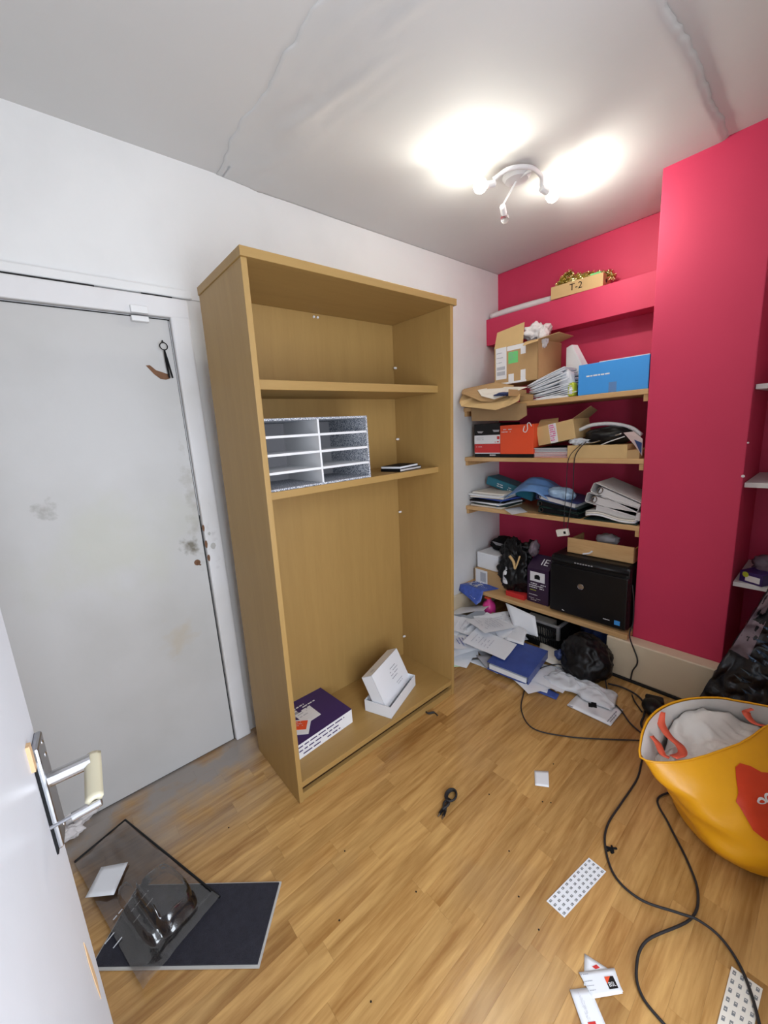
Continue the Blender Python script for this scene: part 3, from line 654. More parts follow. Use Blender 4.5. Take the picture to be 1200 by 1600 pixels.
MB().slab([(-0.463,-1.130,1.351), (-0.463,-1.167,1.333), (-0.463,-1.167,1.273)], (-1, 0, 0), .001).build('picture', 'navy', o)
MATS['brochure'] = mat('brochure_paper', (.62, .48, .46), .5); o.data.materials[0] = MATS['brochure']

# ---- third shelf
z3 = .8815
for i in range(8):
    m_ = ['paper_warm', 'bottle_green', 'paper', 'black_matte', 'royal', 'paper_warm', 'paper', 'paper_warm'][i]
    lab = ['cream papers at very bottom left of third shelf', 'dark green folder near the bottom of third shelf papers', 'white papers above green folder on third shelf', 'thin black folder in third shelf paper stack', 'blue folder in third shelf paper stack',
           'cream booklet above the blue folder, third shelf', 'white leaflet under the top cream booklet, third shelf', 'cream booklet topmost on the third shelf paper stack'][i]
    t = thing('booklet', lab, 'papers', (-.30+.02*math.sin(i*1.9), -.185+.012*math.cos(i*2.3)+.018*i/8, z3+i*.0135), (0, 0, R(8*math.sin(i*2.7)-3)))
    part('sheets', m_, t, (-.13, .12, -.14, .14, 0, .0110), bevel=.001)
t = thing('box_file', 'teal cylinder-edged box file leaning at back of third shelf', 'box file', (-.22, -.055, 1.025), (R(15), 0, 0))
t['label'] = 'teal box file lying on the papers, third shelf at left'
part('case', 'teal', t, (-.05, .10, -.40, 0, 0, .068), bevel=.010)
b = MB(); lines(b, (-.0505, -.10, .035), (0, -1, 0), (0, 0, 1), .18, 2, .016, .006, 51, off=.0008); b.build('printed_text', 'print_white', t)
# blue bag draped
def drape(u, v):
    # u along shelf (0 left .. 1 right), v from front to back
    y_ = -.27-u*.50
    arch = math.sin(min(1, u*1.10)*math.pi)**.75
    z = z3+.012+.20*arch*(.35+.65*math.sin((v*.8+.2)*math.pi/1.25))
    x = -.445+.30*v+.02*math.sin(u*9)
    f = 1-2*abs(nz((u*2, v*3, 0), 2.4, 5)); z += .012*f*arch; x += .010*nz((u, v, 1), 7, 6)
    return (x, y_+.02*nz((u, v, 3), 4, 2), z)
o = MB().grid(drape, 40, 30).build('blue_bag', 'denim_bag', smooth=True, solid=.002)
tag(o, 'crumpled blue plastic bag arching over the third shelf', 'bag')
b = MB(); blob(b, (-.37, -.70, 1.01), (.06, .085, .05), .16, 1.6, 14, 4); b.build('clear_window', 'pale_film', o, smooth=True)
for i, (yy, zz, ro, lab) in enumerate(((-.74, z3+.012, 3, 'dark green ring binder lowest on third shelf middle'), (-.73, z3+.055, 7, 'dark green ring binder above the lowest, third shelf middle'), (-.72, z3+.100, 10, 'dark blue binder topmost on third shelf middle'))):
    t = thing('ring_binder', lab, 'binder', (-.44, yy+.155, zz), (R(ro), 0, 0))
    part('cover', ['bottle_green', 'bottle_green', 'navy'][i], t, (0, .26, -.27, 0, 0.0005, .0035), (0, .26, -.27, 0, .034, .037), (0, .26, -.004, 0, 0.0005, .037))
    part('pages', 'page_block' if i == 2 else 'black_matte', t, (.006, .25, -.255, -.02, .006, .031))
    MB().tube([(-.002, -.02+.012*math.cos(a), .019+.012*math.sin(a)) for a in [k_*math.pi/8 for k_ in range(16)]], .0022, 6, closed=True).build('ring', 'chrome', t)
for i, (yy, zz, ro, m_, lab) in enumerate((
        (-.895, z3+.045, 5, 'grey_board', 'thick grey lever-arch file lying lowest on third shelf right'),
        (-.877, z3+.108, 13, 'grey_board', 'grey lever-arch file in the middle of the pile, third shelf right'),
        (-.905, z3+.172, 22, 'grey_board', 'topmost grey lever-arch file tilted on the pile, third shelf right'))):
    t = thing('lever_arch_file', lab, 'file', (-.44, yy, zz), (R(ro), 0, 0))
    hgt = .062; ln_ = .285 if i < 2 else .275
    if i > 0:
        prof = [(0, 0), (-ln_, 0), (-ln_, .003), (-.006, .003), (-.003, .006), (-.003, hgt-.006), (-.006, hgt-.003), (-ln_, hgt-.003), (-ln_, hgt), (-.005, hgt), (0, hgt-.005), (0, .005)]
        b = MB()
        outer = [(0, .008), (-.008, 0), (-ln_, 0), (-ln_, .003), (-.010, .003), (-.003, .010), (-.003, hgt-.010), (-.010, hgt-.003), (-ln_, hgt-.003), (-ln_, hgt), (-.008, hgt), (0, hgt-.008)]
        b.slab([(0, a, c) for a, c in outer], (1, 0, 0), .26); b.build('cover', 'page_block', t)
        MB().tube([(-.001, -.05+.014*math.cos(a), hgt/2+.018*math.sin(a)) for a in [k_*math.pi/8 for k_ in range(16)]], .003, 6, closed=True).build('arch', 'chrome', t)
    part('pages', 'page_block', t, (.004, .25, -ln_+.005, -.045, .006, hgt-.012))
t = thing('folder_stack', 'curved stack of white folders under lever-arch files', 'papers', (-.44, -.885, z3))
t['label'] = 'wavy white paper bundle under the lever-arch files, third shelf'
def wv(u, v): return (.24*v, -.265*u, .018+.016*math.sin(u*5.2+.3)*(1-.4*u)+.004)
for k_ in range(3):
    MB().grid(lambda u, v: (wv(u, v)[0], wv(u, v)[1], wv(u, v)[2]+k_*.011), 16, 3).build('sheaf', ['paper', 'paper_warm', 'mat_back'][k_], t, smooth=True, solid=.009)
part('green_folder', 'bottle_green', t, (-.0, .25, -.275, .01, 0.0005, .006))
o = MB().slab([(-0.441,-0.331,0.884), (-0.558,-0.464,0.884), (-0.436,-0.505,0.884), (-0.310,-0.372,0.884)], (0, 0, 1), .001).build('paper_sheet', 'paper')
tag(o, 'small white sheet sticking out over third shelf front edge', 'paper')
# thin black cord hanging in front of shelves
pts = [(-0.463,-0.884,1.346), (-0.465,-0.846,1.303), (-0.467,-0.823,1.250), (-0.470,-0.820,1.140), (-0.470,-0.820,1.024), (-0.468,-0.800,0.891), (-0.465,-0.789,0.816)]
b = MB(); b.tube(smooth_pts(pts, 5), .0028, 8)
b.tube(smooth_pts([(-0.463,-0.863,1.339), (-0.466,-0.788,1.250), (-0.470,-0.780,1.080), (-0.470,-0.772,0.920), (-0.468,-0.770,0.822)], 5), .0022, 8)
tag(b.build('cord', 'black_cable', smooth=True), 'thin black cord hanging down from second shelf across third shelf', 'cord')
t = thing('plug_adapter', 'small white plug tag hanging under third shelf on cord', 'plug', (-0.460,-0.763,0.786), (R(-15), 0, 0))
part('body', 'paper_warm', t, (-.012, .012, -.035, .04, -.022, .022), bevel=.004)
part('socket_mark', 'black_matte', t, (-.0135, -.012, -.022, -.008, -.008, .008))

# wooden drawer box standing on the printer, at back
# ---- bottom shelf
z4 = .2655
pr = thing('printer', 'large black printer standing on its side on lowest shelf', 'printer', (-.505, -.705, z4), (0, 0, R(0)))
b = MB(); b.box(.0, .235, -.462, 0, .0005, .385); b.build('body', 'black_plastic', pr, bevel=.022)
b = MB(); b.box(-.012, .03, -.455, -.007, .012, .325); b.build('front_panel', 'black_plastic', pr, bevel=.008)
b = MB(); b.tube([(.012, -.012, .352), (.012, -.45, .352)], .017, 14); b.build('top_roll', 'black_plastic', pr, smooth=True)
b = MB()
for i in range(7): b.box(-.007, -.003, -.155-.016*i-.010, -.155-.016*i, .352, .358)
b.build('panel_buttons', 'grey_board', pr)
MB().lathe([(.0185, 0), (.0185, .003), (.015, .004)], (-.012, -.200, .215), axis=(-1, 0, 0), seg=28).build('round_badge', 'chrome', pr)
part('blue_sticker', 'blue_box', pr, (-.0135, -.012, -.425, -.395, .035, .062))
b = MB(); b.quad((-.013, -.09, .03), (-.013, -.105, .026), (-.013, -.105, .030), (-.013, -.09, .036)); lines(b, (-.0125, -.335, .05), (0, -1, 0), (0, 0, 1), .045, 1, .01, .005, 61, off=.001, fill=1); b.build('printed_marks', 'print_white', pr)
wb = thing('wooden_tray', 'shallow pale wooden drawer lying on top of black printer', 'tray', (-.455, -.775, z4+.388), (0, 0, 0))
part('front_board', 'pine_y', wb, (.03, .042, -.375, 0, 0, .095), bevel=.002)
part('side_board', 'pine_y', wb, (.042, .25, -.010, 0, 0, .08), (.042, .25, -.375, -.365, 0, .08))
part('base_board', 'pine_y', wb, (.042, .25, -.365, -.01, 0, .006))
b = MB(); b.tube(smooth_pts([(.026, -.10, .006), (.022, -.135, .018), (.024, -.155, .035)], 4), .005, 8); b.build('white_ribbon', 'paper', wb)
b = MB(); blob(b, (.14, -.20, .09), (.05, .06, .035), .25, 2, 16, 3); b.build('wrapped_contents', 'grey_board', wb, smooth=True)
pu = thing('purple_box', 'dark purple appliance box beside black printer, lowest shelf', 'box', (-.47, -.527, z4), (0, 0, R(-2)))
part('carton', 'purple_card', pu, (0, .20, -.155, 0, 0.0005, .245), bevel=.002)
b = MB(); b.slab([(0, 0, .245), (0, -.155, .245), (.10, -.155, .315), (.10, 0, .315)], (1, 0, .0), .003); b.build('raised_flap', 'purple_card', pu)
part('picture_panel', 'print_white', pu, (-.001, 0, -.128, -.022, .155, .222))
part('pictured_item', 'black_matte', pu, (-.0018, 0, -.095, -.055, .172, .198), (-.0018, 0, -.088, -.062, .198, .204))
b = MB(); lines(b, (-.0002, -.015, .135), (0, -1, 0), (0, 0, 1), .125, 3, .014, .006, 62, off=.0008); lines(b, (-.0002, -.015, .055), (0, -1, 0), (0, 0, 1), .08, 1, .014, .004, 64, off=.0008)
lines(b, (-.0002, -.015, .03), (0, -1, 0), (0, 0, 1), .11, 2, .012, .003, 65, off=.0008); b.build('printed_text', 'print_white', pu)
b = MB(); lines(b, (-.0002, -.015, .088), (0, -1, 0), (0, 0, 1), .07, 1, .014, .005, 63, off=.0008); b.build('yellow_text', 'lime', pu)
nn = Vector((-.573, 0, .819))
text('box_lettering', 'IE', .075, 'print_white', pu, (.046, -.105, .283), (R(35), 0, R(-90)))
t = thing('flat_box', 'low brown carton with white barcode label, lowest shelf', 'box', (-.415, -.045, z4), (0, 0, R(-4)))
part('carton', 'card', t, (0, .25, -.32, 0, 0.0005, .115), bevel=.0015)
part('white_label', 'print_white', t, (-.001, 0, -.125, -.01, .005, .113))
b = MB()
for i in range(9): b.box(-.0018, -.001, -.062-.006*i, -.059-.006*i, .02, .095)
b.build('barcode', 'print_ink', t)
t = thing('white_carton', 'plain white box on the low brown carton, lowest shelf', 'box', (-.385, -.050, z4+.117), (0, 0, R(-4)))
part('carton', 'paper', t, (0, .18, -.20, 0, 0, .125), bevel=.003)
b = MB(); blob(b, (-.20, -.20, .545), (.09, .14, .06), .2, 1.6, 18, 4)
tag(b.build('cloth_bag', 'black_matte', smooth=True), 'black bundle lying behind the plain white box', 'bag')
b = MB(); b.slab([(-.30, -.13, .585), (-.30, -.25, .575), (-.28, -.24, .535), (-.28, -.17, .54)], (1, 0, 0), .003); tag(b.build('grey_leaflet', 'grey_board'), 'grey leaflet tucked in the black bundle above white box', 'leaflet')
bb = thing('bin_bag', 'black plastic bag with bottle, on lowest shelf', 'bag', (-.40, -.40, z4))
bb['label'] = 'knotted black plastic bag on lowest shelf left of purple box'
b = MB(); blob(b, (0, -.0, .17), (.085, .13, .20), .26, 1.7, 21, 5, flat=.03); b.build('bag_body', 'bin_bag', bb, smooth=True)
b = MB(); blob(b, (.03, -.10, .35), (.06, .05, .045), .35, 2.2, 24, 4); blob(b, (.02, .08, .30), (.05, .05, .06), .3, 2, 26, 4); b.build('bag_neck', 'bin_bag', bb, smooth=True)
b = MB(); b.tube(smooth_pts([(-.085, .0, .30), (-.09, -.035, .265), (-.10, -.05, .22), (-.085, -.065, .27), (-.07, -.07, .31)], 4), [.010]*6+[.006]*11, 8); b.build('cream_lining', 'card_light', bb, smooth=True)
b = MB(); blob(b, (.0, -.14, .36), (.05, .025, .05), .3, 3, 28, 3); b.build('grey_knot', 'mauve_lining', bb, smooth=True)
t = thing('bottle', 'small white plastic bottle in front of black bag, lowest shelf', 'bottle', (-.475, -.372, z4+.092), (R(2), 0, 0))
MB().lathe([(.026, 0), (.029, .004), (.029, .075), (.022, .090), (.013, .096), (.013, .112)], seg=20).build('body', 'print_white', t, smooth=False)
MB().lathe([(.014, .108), (.014, .122)], seg=16).build('cap', 'grey_board', t)
b = MB()
for i in range(4): b.quad((-.0298, .015, .03+.01*i), (-.0298, -.012, .03+.01*i), (-.0298, -.012, .034+.01*i), (-.0298, .015, .034+.01*i))
b.build('printed_text', 'print_ink', t)
t = thing('red_tray', 'flat bright red box under the black bag, lowest shelf', 'box', (-.49, -.372, z4), (0, 0, R(-1)))
part('carton', 'red_dark', t, (0, .18, -.145, 0, .0005, .036), bevel=.002)
part('base_line', 'white_paint', t, (-.001, 0, -.145, 0, .0005, .005)) if 0 else None
def pos(u, v):
    p = [Vector((-0.560,0.006,0.224)), Vector((-0.384,-0.060,0.278)), Vector((-0.420,-0.282,0.278)), Vector((-0.600,-0.192,0.174))]
    a = p[0].lerp(p[1], v); c_ = p[3].lerp(p[2], v); q = a.lerp(c_, u); q.z += .006*math.sin(u*math.pi)
    if q.x > -.556: q.z = max(q.z, .2695)
    return q
o = MB().grid(pos, 8, 10).build('poster', 'royal', smooth=True, solid=.0008)
tag(o, 'blue and white printed poster hanging off left end of lowest shelf', 'poster')
def inset(f, a, b_, c_, d_, lift): return lambda u, v: Vector(f(a+(b_-a)*u, c_+(d_-c_)*v))+Vector((-.0015, -.0005, lift))
MB().grid(inset(pos, .12, .20, .1, .85, .003), 3, 8).build('white_stripe', 'print_white', o, solid=.0003) if 0 else None
b = MB(); rq = random.Random(9)
for i in range(60):
    u, v = rq.uniform(.02, .5), rq.uniform(.35, .98); s_ = rq.uniform(.02, .085)
    f = inset(pos, 0, 1, 0, 1, .003); b.quad(f(u, v), f(min(1, u+s_), v), f(min(1, u+s_), min(1, v+s_)), f(u, min(1, v+s_)))
for i in range(4):
    f = inset(pos, 0, 1, 0, 1, .003); u = .55+.07*i; b.quad(f(u, .1), f(u+.02, .1), f(u+.02, .62), f(u, .62))
b.build('white_print', 'print_white', o)

# ================================================================== UNDER / IN FRONT OF THE SHELVES
t = thing('jug', 'bright pink plastic bottle standing among papers under lowest shelf', 'bottle', (-.50, -.235, .075))
MB().lathe([(.030, 0), (.046, .006), (.050, .04), (.048, .075), (.036, .100), (.018, .112), (.016, .128)], seg=24).build('body', 'pink_plastic', t, smooth=True)
part('cap', 'red_card', t, (-.016, .016, -.012, .030, .126, .142), bevel=.004)
t = thing('crate', 'black plastic crate with grey rim under the lowest shelf', 'crate', (-.545, -.43, 0.0))
# pierced sides built as bars
b = MB(); x0, x1, y0, y1 = 0, .30, -.36, 0
for (a, c_) in ((0.0, .035), (.075, .09), (.145, .175)): b.box(x0, x0+.006, y0, y1, a, c_); b.box(x0, x1, y0, y0+.006, a, c_)
for i in range(30): yy = y0+.012*i; b.box(x0+.001, x0+.005, yy, yy+.0055, .03, .15)
for i in range(24): xx = x0+.0125*i; b.box(xx, xx+.0055, y0+.001, y0+.005, .03, .15)
b.box(x0, x1, y0, y1, 0, .006); b.box(x1-.006, x1, y0, y1, 0, .175); b.box(x0, x1, y1-.006, y1, 0, .175)
b.build('basket', 'black_matte', t)
b = MB(); b.box(-.010, .010, y0-.010, y1, .172, .188); b.box(x0, x1, y0-.010, y0+.010, .172, .188); b.box(x1-.01, x1+.01, y0-.01, y1, .172, .188); b.build('rim', 'crate_grey', t, bevel=.004)
part('corner_post', 'crate_grey', t, (-.006, .012, y0-.006, y0+.012, .09, .172))
b = MB(); b.box(.05, .2, -.25, -.06, .01, .12); b.build('contents', 'paper_warm', t)
b = MB(); blob(b, (-.33, -.98, .13), (.10, .13, .10), .25, 1.8, 41, 4, flat=.002)
tag(b.build('plastic_sack', 'navy', smooth=True), 'dark blue shiny bag in the shade under lowest shelf right', 'bag')
bg = thing('bin_bag', 'full black bin bag on the floor against cream skirting', 'bag', (-.66, -1.01, 0))
b = MB(); blob(b, (0, 0, .115), (.135, .140, .135), .13, 1.3, 33, 5, flat=.0015); b.build('bag_body', 'bin_bag', bg, smooth=True)
b = MB(); blob(b, (-.05, .13, .10), (.03, .03, .03), .3, 2, 35, 3); b.build('blue_tie', 'navy', bg, smooth=True)
# papers
def heap(x, y_):
    return max(0.0, .10*math.exp(-(((x+.62)/.26)**2+((y_+.24)/.24)**2)))
rp = random.Random(12)
spots = []
for i in range(20):
    spots.append((rp.uniform(-.98, -.62), rp.uniform(-.46, -.12), i))
for x, y_, i in spots:
    e = .01; gx = (heap(x+e, y_)-heap(x-e, y_))/(2*e); gy = (heap(x, y_+e)-heap(x, y_-e))/(2*e); rz = rp.uniform(0, math.pi)
    c_, s_ = math.cos(rz), math.sin(rz)
    sheet('loose_paper', 'paper', 'loose white letter in the heap between cupboard and crate', 'paper', (x, y_, heap(x, y_)*.8+.010+i*.0036), .205, .29, rz, (gx*c_+gy*s_, -gx*s_+gy*c_), .010, i, 'loose letters heaped on the floor beside the cupboard')
tops = (((-0.798,-0.342,0.100), 20), ((-0.631,-0.460,0.110), -35), ((-0.920,-0.380,0.070), 60), ((-0.897,-0.514,0.090), 10), ((-0.725,-0.411,0.120), 75))
for i, (p, a) in enumerate(tops):
    o = sheet('printed_letter', 'paper', ['letter with grey print lines, at left edge of the paper heap', 'letter with small print on the right of the heap top', 'letter with a blue logo, low at left of heap', 'letter with two text blocks at heap centre', 'letter at very top of the heap by pink bottle'][i], 'paper',
              (p[0], p[1], p[2]+.012+.004*i), .20, .28, R(a), (.05, .12), .004, 50+i)
    b = MB(); lines(b, (-.07, .09, .014), (1, .0, .05), (0, 1, .12), .13, 3+i, .022, .006, 70+i, off=.004, fill=.8)
    b.build('print', 'faint_ink' if i != 2 else 'royal', o)
def qsheet(name, m, label, cat, p, thick=.001, group=None, bend=.0):
    """sheet given by its four real corners"""
    p = [Vector(q) for q in p]; n = (p[1]-p[0]).cross(p[3]-p[0]).normalized()
    if n.z < 0: n = -n
    def f(u, v): return p[0].lerp(p[1], u).lerp(p[3].lerp(p[2], u), v)+n*bend*math.sin(u*math.pi)*math.sin(v*math.pi)
    o = MB().grid(f, 6, 6).build(name, m, smooth=True, solid=thick)
    return tag(o, label, cat, group)
o = qsheet('envelope', 'paper', 'large white envelope with red print leaning on lowest shelf edge', 'envelope', ((-0.560,-0.415,0.243), (-0.560,-0.637,0.214), (-0.620,-0.693,0.111), (-0.620,-0.522,0.095)), .002)
MB().quad((-0.567,-0.567,0.203), (-0.567,-0.618,0.201), (-0.568,-0.623,0.189), (-0.568,-0.572,0.191)).build('red_print', 'pink_plastic', o)
o = qsheet('envelope', 'paper', 'white envelope with printed address above blue binder', 'envelope', ((-0.576,-0.466,0.120), (-0.641,-0.624,0.140), (-0.756,-0.668,0.100), (-0.775,-0.543,0.100)), .002)
b = MB(); lines(b, Vector((-0.675,-0.537,0.122)), Vector((-0.679,-0.596,0.122))-Vector((-0.675,-0.537,0.122)), (-.3, .6, .3), .05, 3, .012, .004, 81, off=.006); b.build('address', 'print_ink', o)
qsheet('card_sheet', 'card_dark', 'brown card sheet leaning at the back of paper heap', 'card', ((-0.550,-0.142,0.089), (-0.520,-0.237,0.135), (-0.520,-0.352,0.090), (-0.580,-0.198,0.061)), .002)
qsheet('white_envelope', 'paper', 'narrow white envelope sticking up beside the pink bottle', 'envelope', ((-0.500,-0.183,0.142), (-0.500,-0.279,0.105), (-0.550,-0.301,0.074), (-0.550,-0.189,0.078)), .001)
qsheet('green_sheet', 'paper_green', 'pale green sheet on floor beside the cupboard', 'paper', ((-0.961,-0.276,0.004), (-0.932,-0.319,0.004), (-1.071,-0.454,0.004), (-1.128,-0.403,0.004)), .001)
o = qsheet('folded_letter', 'grey_board', 'grey folded folder corner in front of blue ring binder', 'folder', ((-0.986,-0.474,0.050), (-0.934,-0.553,0.060), (-0.998,-0.650,0.010), (-1.012,-0.578,0.010)), .002)
qsheet('letter_sheet', 'paper', 'white letter lying flat under grey folder, front of heap', 'paper', ((-1.020,-0.409,0.006), (-0.898,-0.489,0.008), (-1.004,-0.645,0.006), (-0.999,-0.569,0.004)), .001)
qsheet('newspaper', 'paper_warm', 'white sheet behind blue ring binder beside the crate', 'paper', ((-0.514,-0.655,0.030), (-0.570,-0.888,0.020), (-0.714,-0.904,0.020), (-0.725,-0.747,0.030)), .001, bend=.01)
for i, (q, rz) in enumerate((((-0.795,-0.826,0.010), 20), ((-0.820,-0.917,0.014), -30), ((-0.938,-0.855,0.018), 65), ((-0.872,-0.897,0.022), 5))):
    sheet('flyer', 'paper', ['white flyer nearest the crate, behind the plastic bag', 'white flyer nearest the black bin bag, partly under plastic bag', 'white flyer touching the flat blue folder, by ring binder', 'uppermost white flyer between ring binder and plastic bag'][i], 'paper', q, .15, .21, R(rz), (0, 0), .004, 30+i, 'white flyers between the blue binder and black bag')
# blue ring binder
t = thing('ring_binder', 'glossy blue ring binder lying on the paper heap', 'binder', (-.862, -.690, .030), (R(2), R(-3), R(8)))
part('cover', 'blue_vinyl', t, (-.155, .155, -.125, .125, .050, .053), (-.155, .155, -.125, .125, 0, .003), (-.155, .155, -.1285, -.1245, 0, .053), bevel=.001)
part('pages', 'paper', t, (-.150, .145, -.115, .112, .006, .036))
b = MB(); b.tube([(-.13, -.112, .01), (-.13, -.10, .045)], .003, 6); b.build('ring', 'chrome', t)
t = qsheet('blue_folder', 'blue_vinyl', 'flat blue card folder on floor before the flyers', 'folder', ((-1.004,-0.837,0.006), (-0.922,-0.847,0.006), (-0.935,-0.988,0.006), (-0.987,-0.996,0.006)), .003)
qsheet('note_square', 'paper', 'small white square note on the flat blue folder', 'paper', ((-0.988,-0.886,0.010), (-0.920,-0.865,0.010), (-0.910,-0.917,0.010), (-0.975,-0.939,0.010)), .001)
o = qsheet('magazine', 'paper', 'white magazine on floor half under the plastic bag', 'magazine', ((-0.994,-1.058,0.008), (-0.816,-1.060,0.008), (-0.837,-1.273,0.008), (-0.993,-1.270,0.008)), .006)
b = MB(); lines(b, Vector((-1.000,-1.068,0.012)), Vector((-0.996,-1.099,0.012))-Vector((-1.000,-1.068,0.012)), Vector((-0.955,-1.064,0.012))-Vector((-1.000,-1.068,0.012)), .03, 1, .02, .01, 85, off=0)
lines(b, Vector((-0.980,-1.253,0.012)), Vector((-0.861,-1.257,0.012))-Vector((-0.980,-1.253,0.012)), Vector((-0.975,-1.234,0.012))-Vector((-0.980,-1.253,0.012)), .12, 2, .01, .006, 86, off=0)
b.build('printed_text', 'print_ink', o)
def wbag(u, v):
    a = Vector((-0.899,-0.865,0.020)).lerp(Vector((-0.895,-1.236,0.020)), u); c_ = Vector((-0.728,-0.880,0.020)).lerp(Vector((-0.756,-1.208,0.020)), u)
    q = a.lerp(c_, v); e = math.sin(u*math.pi)**.4*math.sin(v*math.pi)**.5
    q.z += .040*e*(1-.6*abs(nz((u*3, v*2, 0), 2.5, 3)))+.012*nz((u*4, v*3, 1), 2.5, 8)*e
    q.x += .03*nz((u, v, 0), 4, 1); q.y += .03*nz((u, v, 2), 4, 2); return q
tag(MB().grid(wbag, 46, 26).build('plastic_bag', 'milky_plastic', smooth=True, solid=.001), 'crumpled translucent white plastic bag on floor before black bag', 'bag')
t = thing('tape_piece', 'small black folded tape piece on the white plastic bag', 'tape', (-0.958,-1.177,0.052), (0, R(4), R(25)))
part('strip', 'black_matte', t, (-.02, .02, -.012, .012, 0, .004)); part('strip', 'black_matte', t, (-.03, 0, .008, .026, .004, .008))
# mouse / adapter
t = thing('power_adapter', 'round black plug adapter with silver band near yellow bag', 'adapter', (-.742, -1.375, 0), (0, 0, R(20)))
b = MB(); blob(b, (0, 0, .032), (.065, .048, .032), .03, 1, 3, 4, flat=.001, ridged=False); b.build('body', 'black_plastic', t, smooth=True)
MB().tube(smooth_pts([(-.04, .025, .02), (-.05, .0, .032), (-.035, -.025, .03)], 5), .004, 8).build('silver_band', 'chrome', t, smooth=True)
MB().tube(smooth_pts([(-.005, -.02, .055), (-.02, .0, .059), (-.03, .018, .050)], 5), .003, 8).build('silver_trim', 'chrome', t, smooth=True)
b = MB(); b.box(.02, .075, -.05, .03, .02, .055); b.build('plug_top', 'black_plastic', t, bevel=.01)

# ================================================================== CABLES
def cable(name, label, pts, r=.0045, n=7):
    o = MB().tube(smooth_pts(pts, n), r, 10).build(name, 'black_cable', smooth=True); return tag(o, label, 'cable')
def g(p, z=.006): return (p[0], p[1], z)
cable('power_cable', 'long black braided cable looping over the open floor', [g(q, z) for q, z in (
    ((-0.968,-1.420,0.000), .008), ((-1.113,-1.441,0.000), .006), ((-1.233,-1.459,0.000), .006), ((-1.394,-1.455,0.000), .006), ((-1.514,-1.453,0.000), .006), ((-1.599,-1.475,0.000), .006), ((-1.680,-1.535,0.000), .006), ((-1.700,-1.615,0.000), .012),
    ((-1.666,-1.702,0.000), .02), ((-1.645,-1.748,0.000), .02), ((-1.645,-1.803,0.000), .012), ((-1.693,-1.856,0.000), .009), ((-1.790,-1.899,0.000), .009), ((-1.875,-1.914,0.000), .006))], .0037)
cable('power_cable', 'second black cable, from under yellow bag crossing the long one', [g(q, z) for q, z in (
    ((-1.15, -1.60, 0), .006), ((-1.271,-1.544,0.000), .006), ((-1.359,-1.603,0.000), .006), ((-1.465,-1.684,0.000), .006), ((-1.555,-1.729,0.000), .010), ((-1.650,-1.730,0.000), .008), ((-1.800,-1.662,0.000), .012), ((-1.888,-1.664,0.000), .010), ((-1.933,-1.694,-0.000), .006), ((-1.950,-1.755,0.000), .006))], .0037)
cable('thin_cable', 'thin black cable curving around plastic bag onto floor', [(-0.703,-0.921,0.035), (-0.726,-0.870,0.040), (-0.812,-0.815,0.030), (-0.938,-0.808,0.012), (-1.068,-0.851,0.006), (-1.190,-0.911,0.006), (-1.265,-1.018,0.006), (-1.199,-1.160,0.006), (-1.088,-1.294,0.006), (-0.972,-1.421,0.006)], .0030)
cable('black_cable', 'black cable running from black bag across the white magazine', [(-0.701,-1.134,0.050), (-0.761,-1.171,0.020), (-0.815,-1.217,0.018), (-0.860,-1.275,0.014), (-0.910,-1.329,0.008), (-0.949,-1.396,0.008), (-0.974,-1.427,0.008)], .0036)
cable('black_cable', 'thick black cable along skirting to the round adapter', [(-0.670,-1.138,0.012), (-0.653,-1.204,0.012), (-0.669,-1.281,0.012), (-0.728,-1.337,0.012), (-0.814,-1.358,0.012), (-0.885,-1.368,0.009), (-0.945,-1.413,0.009), (-0.993,-1.447,0.009)], .0048)
cable('printer_cable', 'thin black cable dropping from printer down the cream skirting', [(-.485, -1.172, .55), (-.492, -1.178, .52), (-.490, -1.186, .45), (-.490, -1.188, .33), (-.545, -1.192, .27), (-0.562,-1.243,0.151), (-0.565,-1.222,0.073), (-0.567,-1.218,-0.017), (-0.705,-1.277,0.006), (-0.782,-1.340,0.006)], .0036)
t = thing('coiled_cord', 'short black coiled lead with metal plug on open floor', 'lead', (-1.87, -.985, 0))
q0 = Vector((-1.87, -.985, 0)); A = Vector((-1.833,-0.978,0.000))-q0; B = Vector((-1.926,-1.004,0.000))-q0; dd = (A-B).normalized(); nn2 = Vector((-dd.y, dd.x, 0))
b = MB()
for k_ in range(3):
    cc = A-dd*.004*k_; b.tube([cc+dd*(.026+.002*k_)*math.cos(a)+nn2*(.017+.002*k_)*math.sin(a)+Vector((0, 0, .005+.006*k_)) for a in [i*math.pi/10 for i in range(20)]], .0038, 8, closed=True)
b.build('coil', 'black_cable', t, smooth=True)
b = MB()
for k_ in range(3): b.tube(smooth_pts([A-dd*.02+nn2*(.006*(k_-1))+Vector((0, 0, .007)), (A+B)/2+nn2*(.012*math.sin(k_*2))+Vector((0, 0, .009+.003*k_)), B+dd*.02+nn2*.007*(k_-1)+Vector((0, 0, .008))], 5), .0045, 8)
b.build('lead', 'black_cable', t, smooth=True)
b = MB()
for k_ in (-1, 1): b.tube([B+dd*.022+nn2*.006*k_+Vector((0, 0, .007)), B+nn2*.008*k_+Vector((0, 0, .006))], .0055, 10)
b.build('plug_body', 'black_plastic', t)
b = MB()
for k_ in (-1, 1): b.tube([B+nn2*.008*k_+Vector((0, 0, .006)), B-dd*.014+nn2*.009*k_+Vector((0, 0, .006))], .0035, 10)
b.build('plug_tip', 'chrome', t)
b = MB(); b.tube(smooth_pts([(-1.537,-0.529,0.006), (-1.548,-0.577,0.007), (-1.520,-0.597,0.006), (-1.524,-0.627,0.006)], 5), [.004]*6+[.006]*5+[.003]*5, 8)
tag(b.build('cord_end', 'black_cable', smooth=True), 'small black cord end poking out under the cupboard front', 'cord')
t = MB(); rdb = random.Random(4); q = Vector((-1.597,-1.499,0.000))
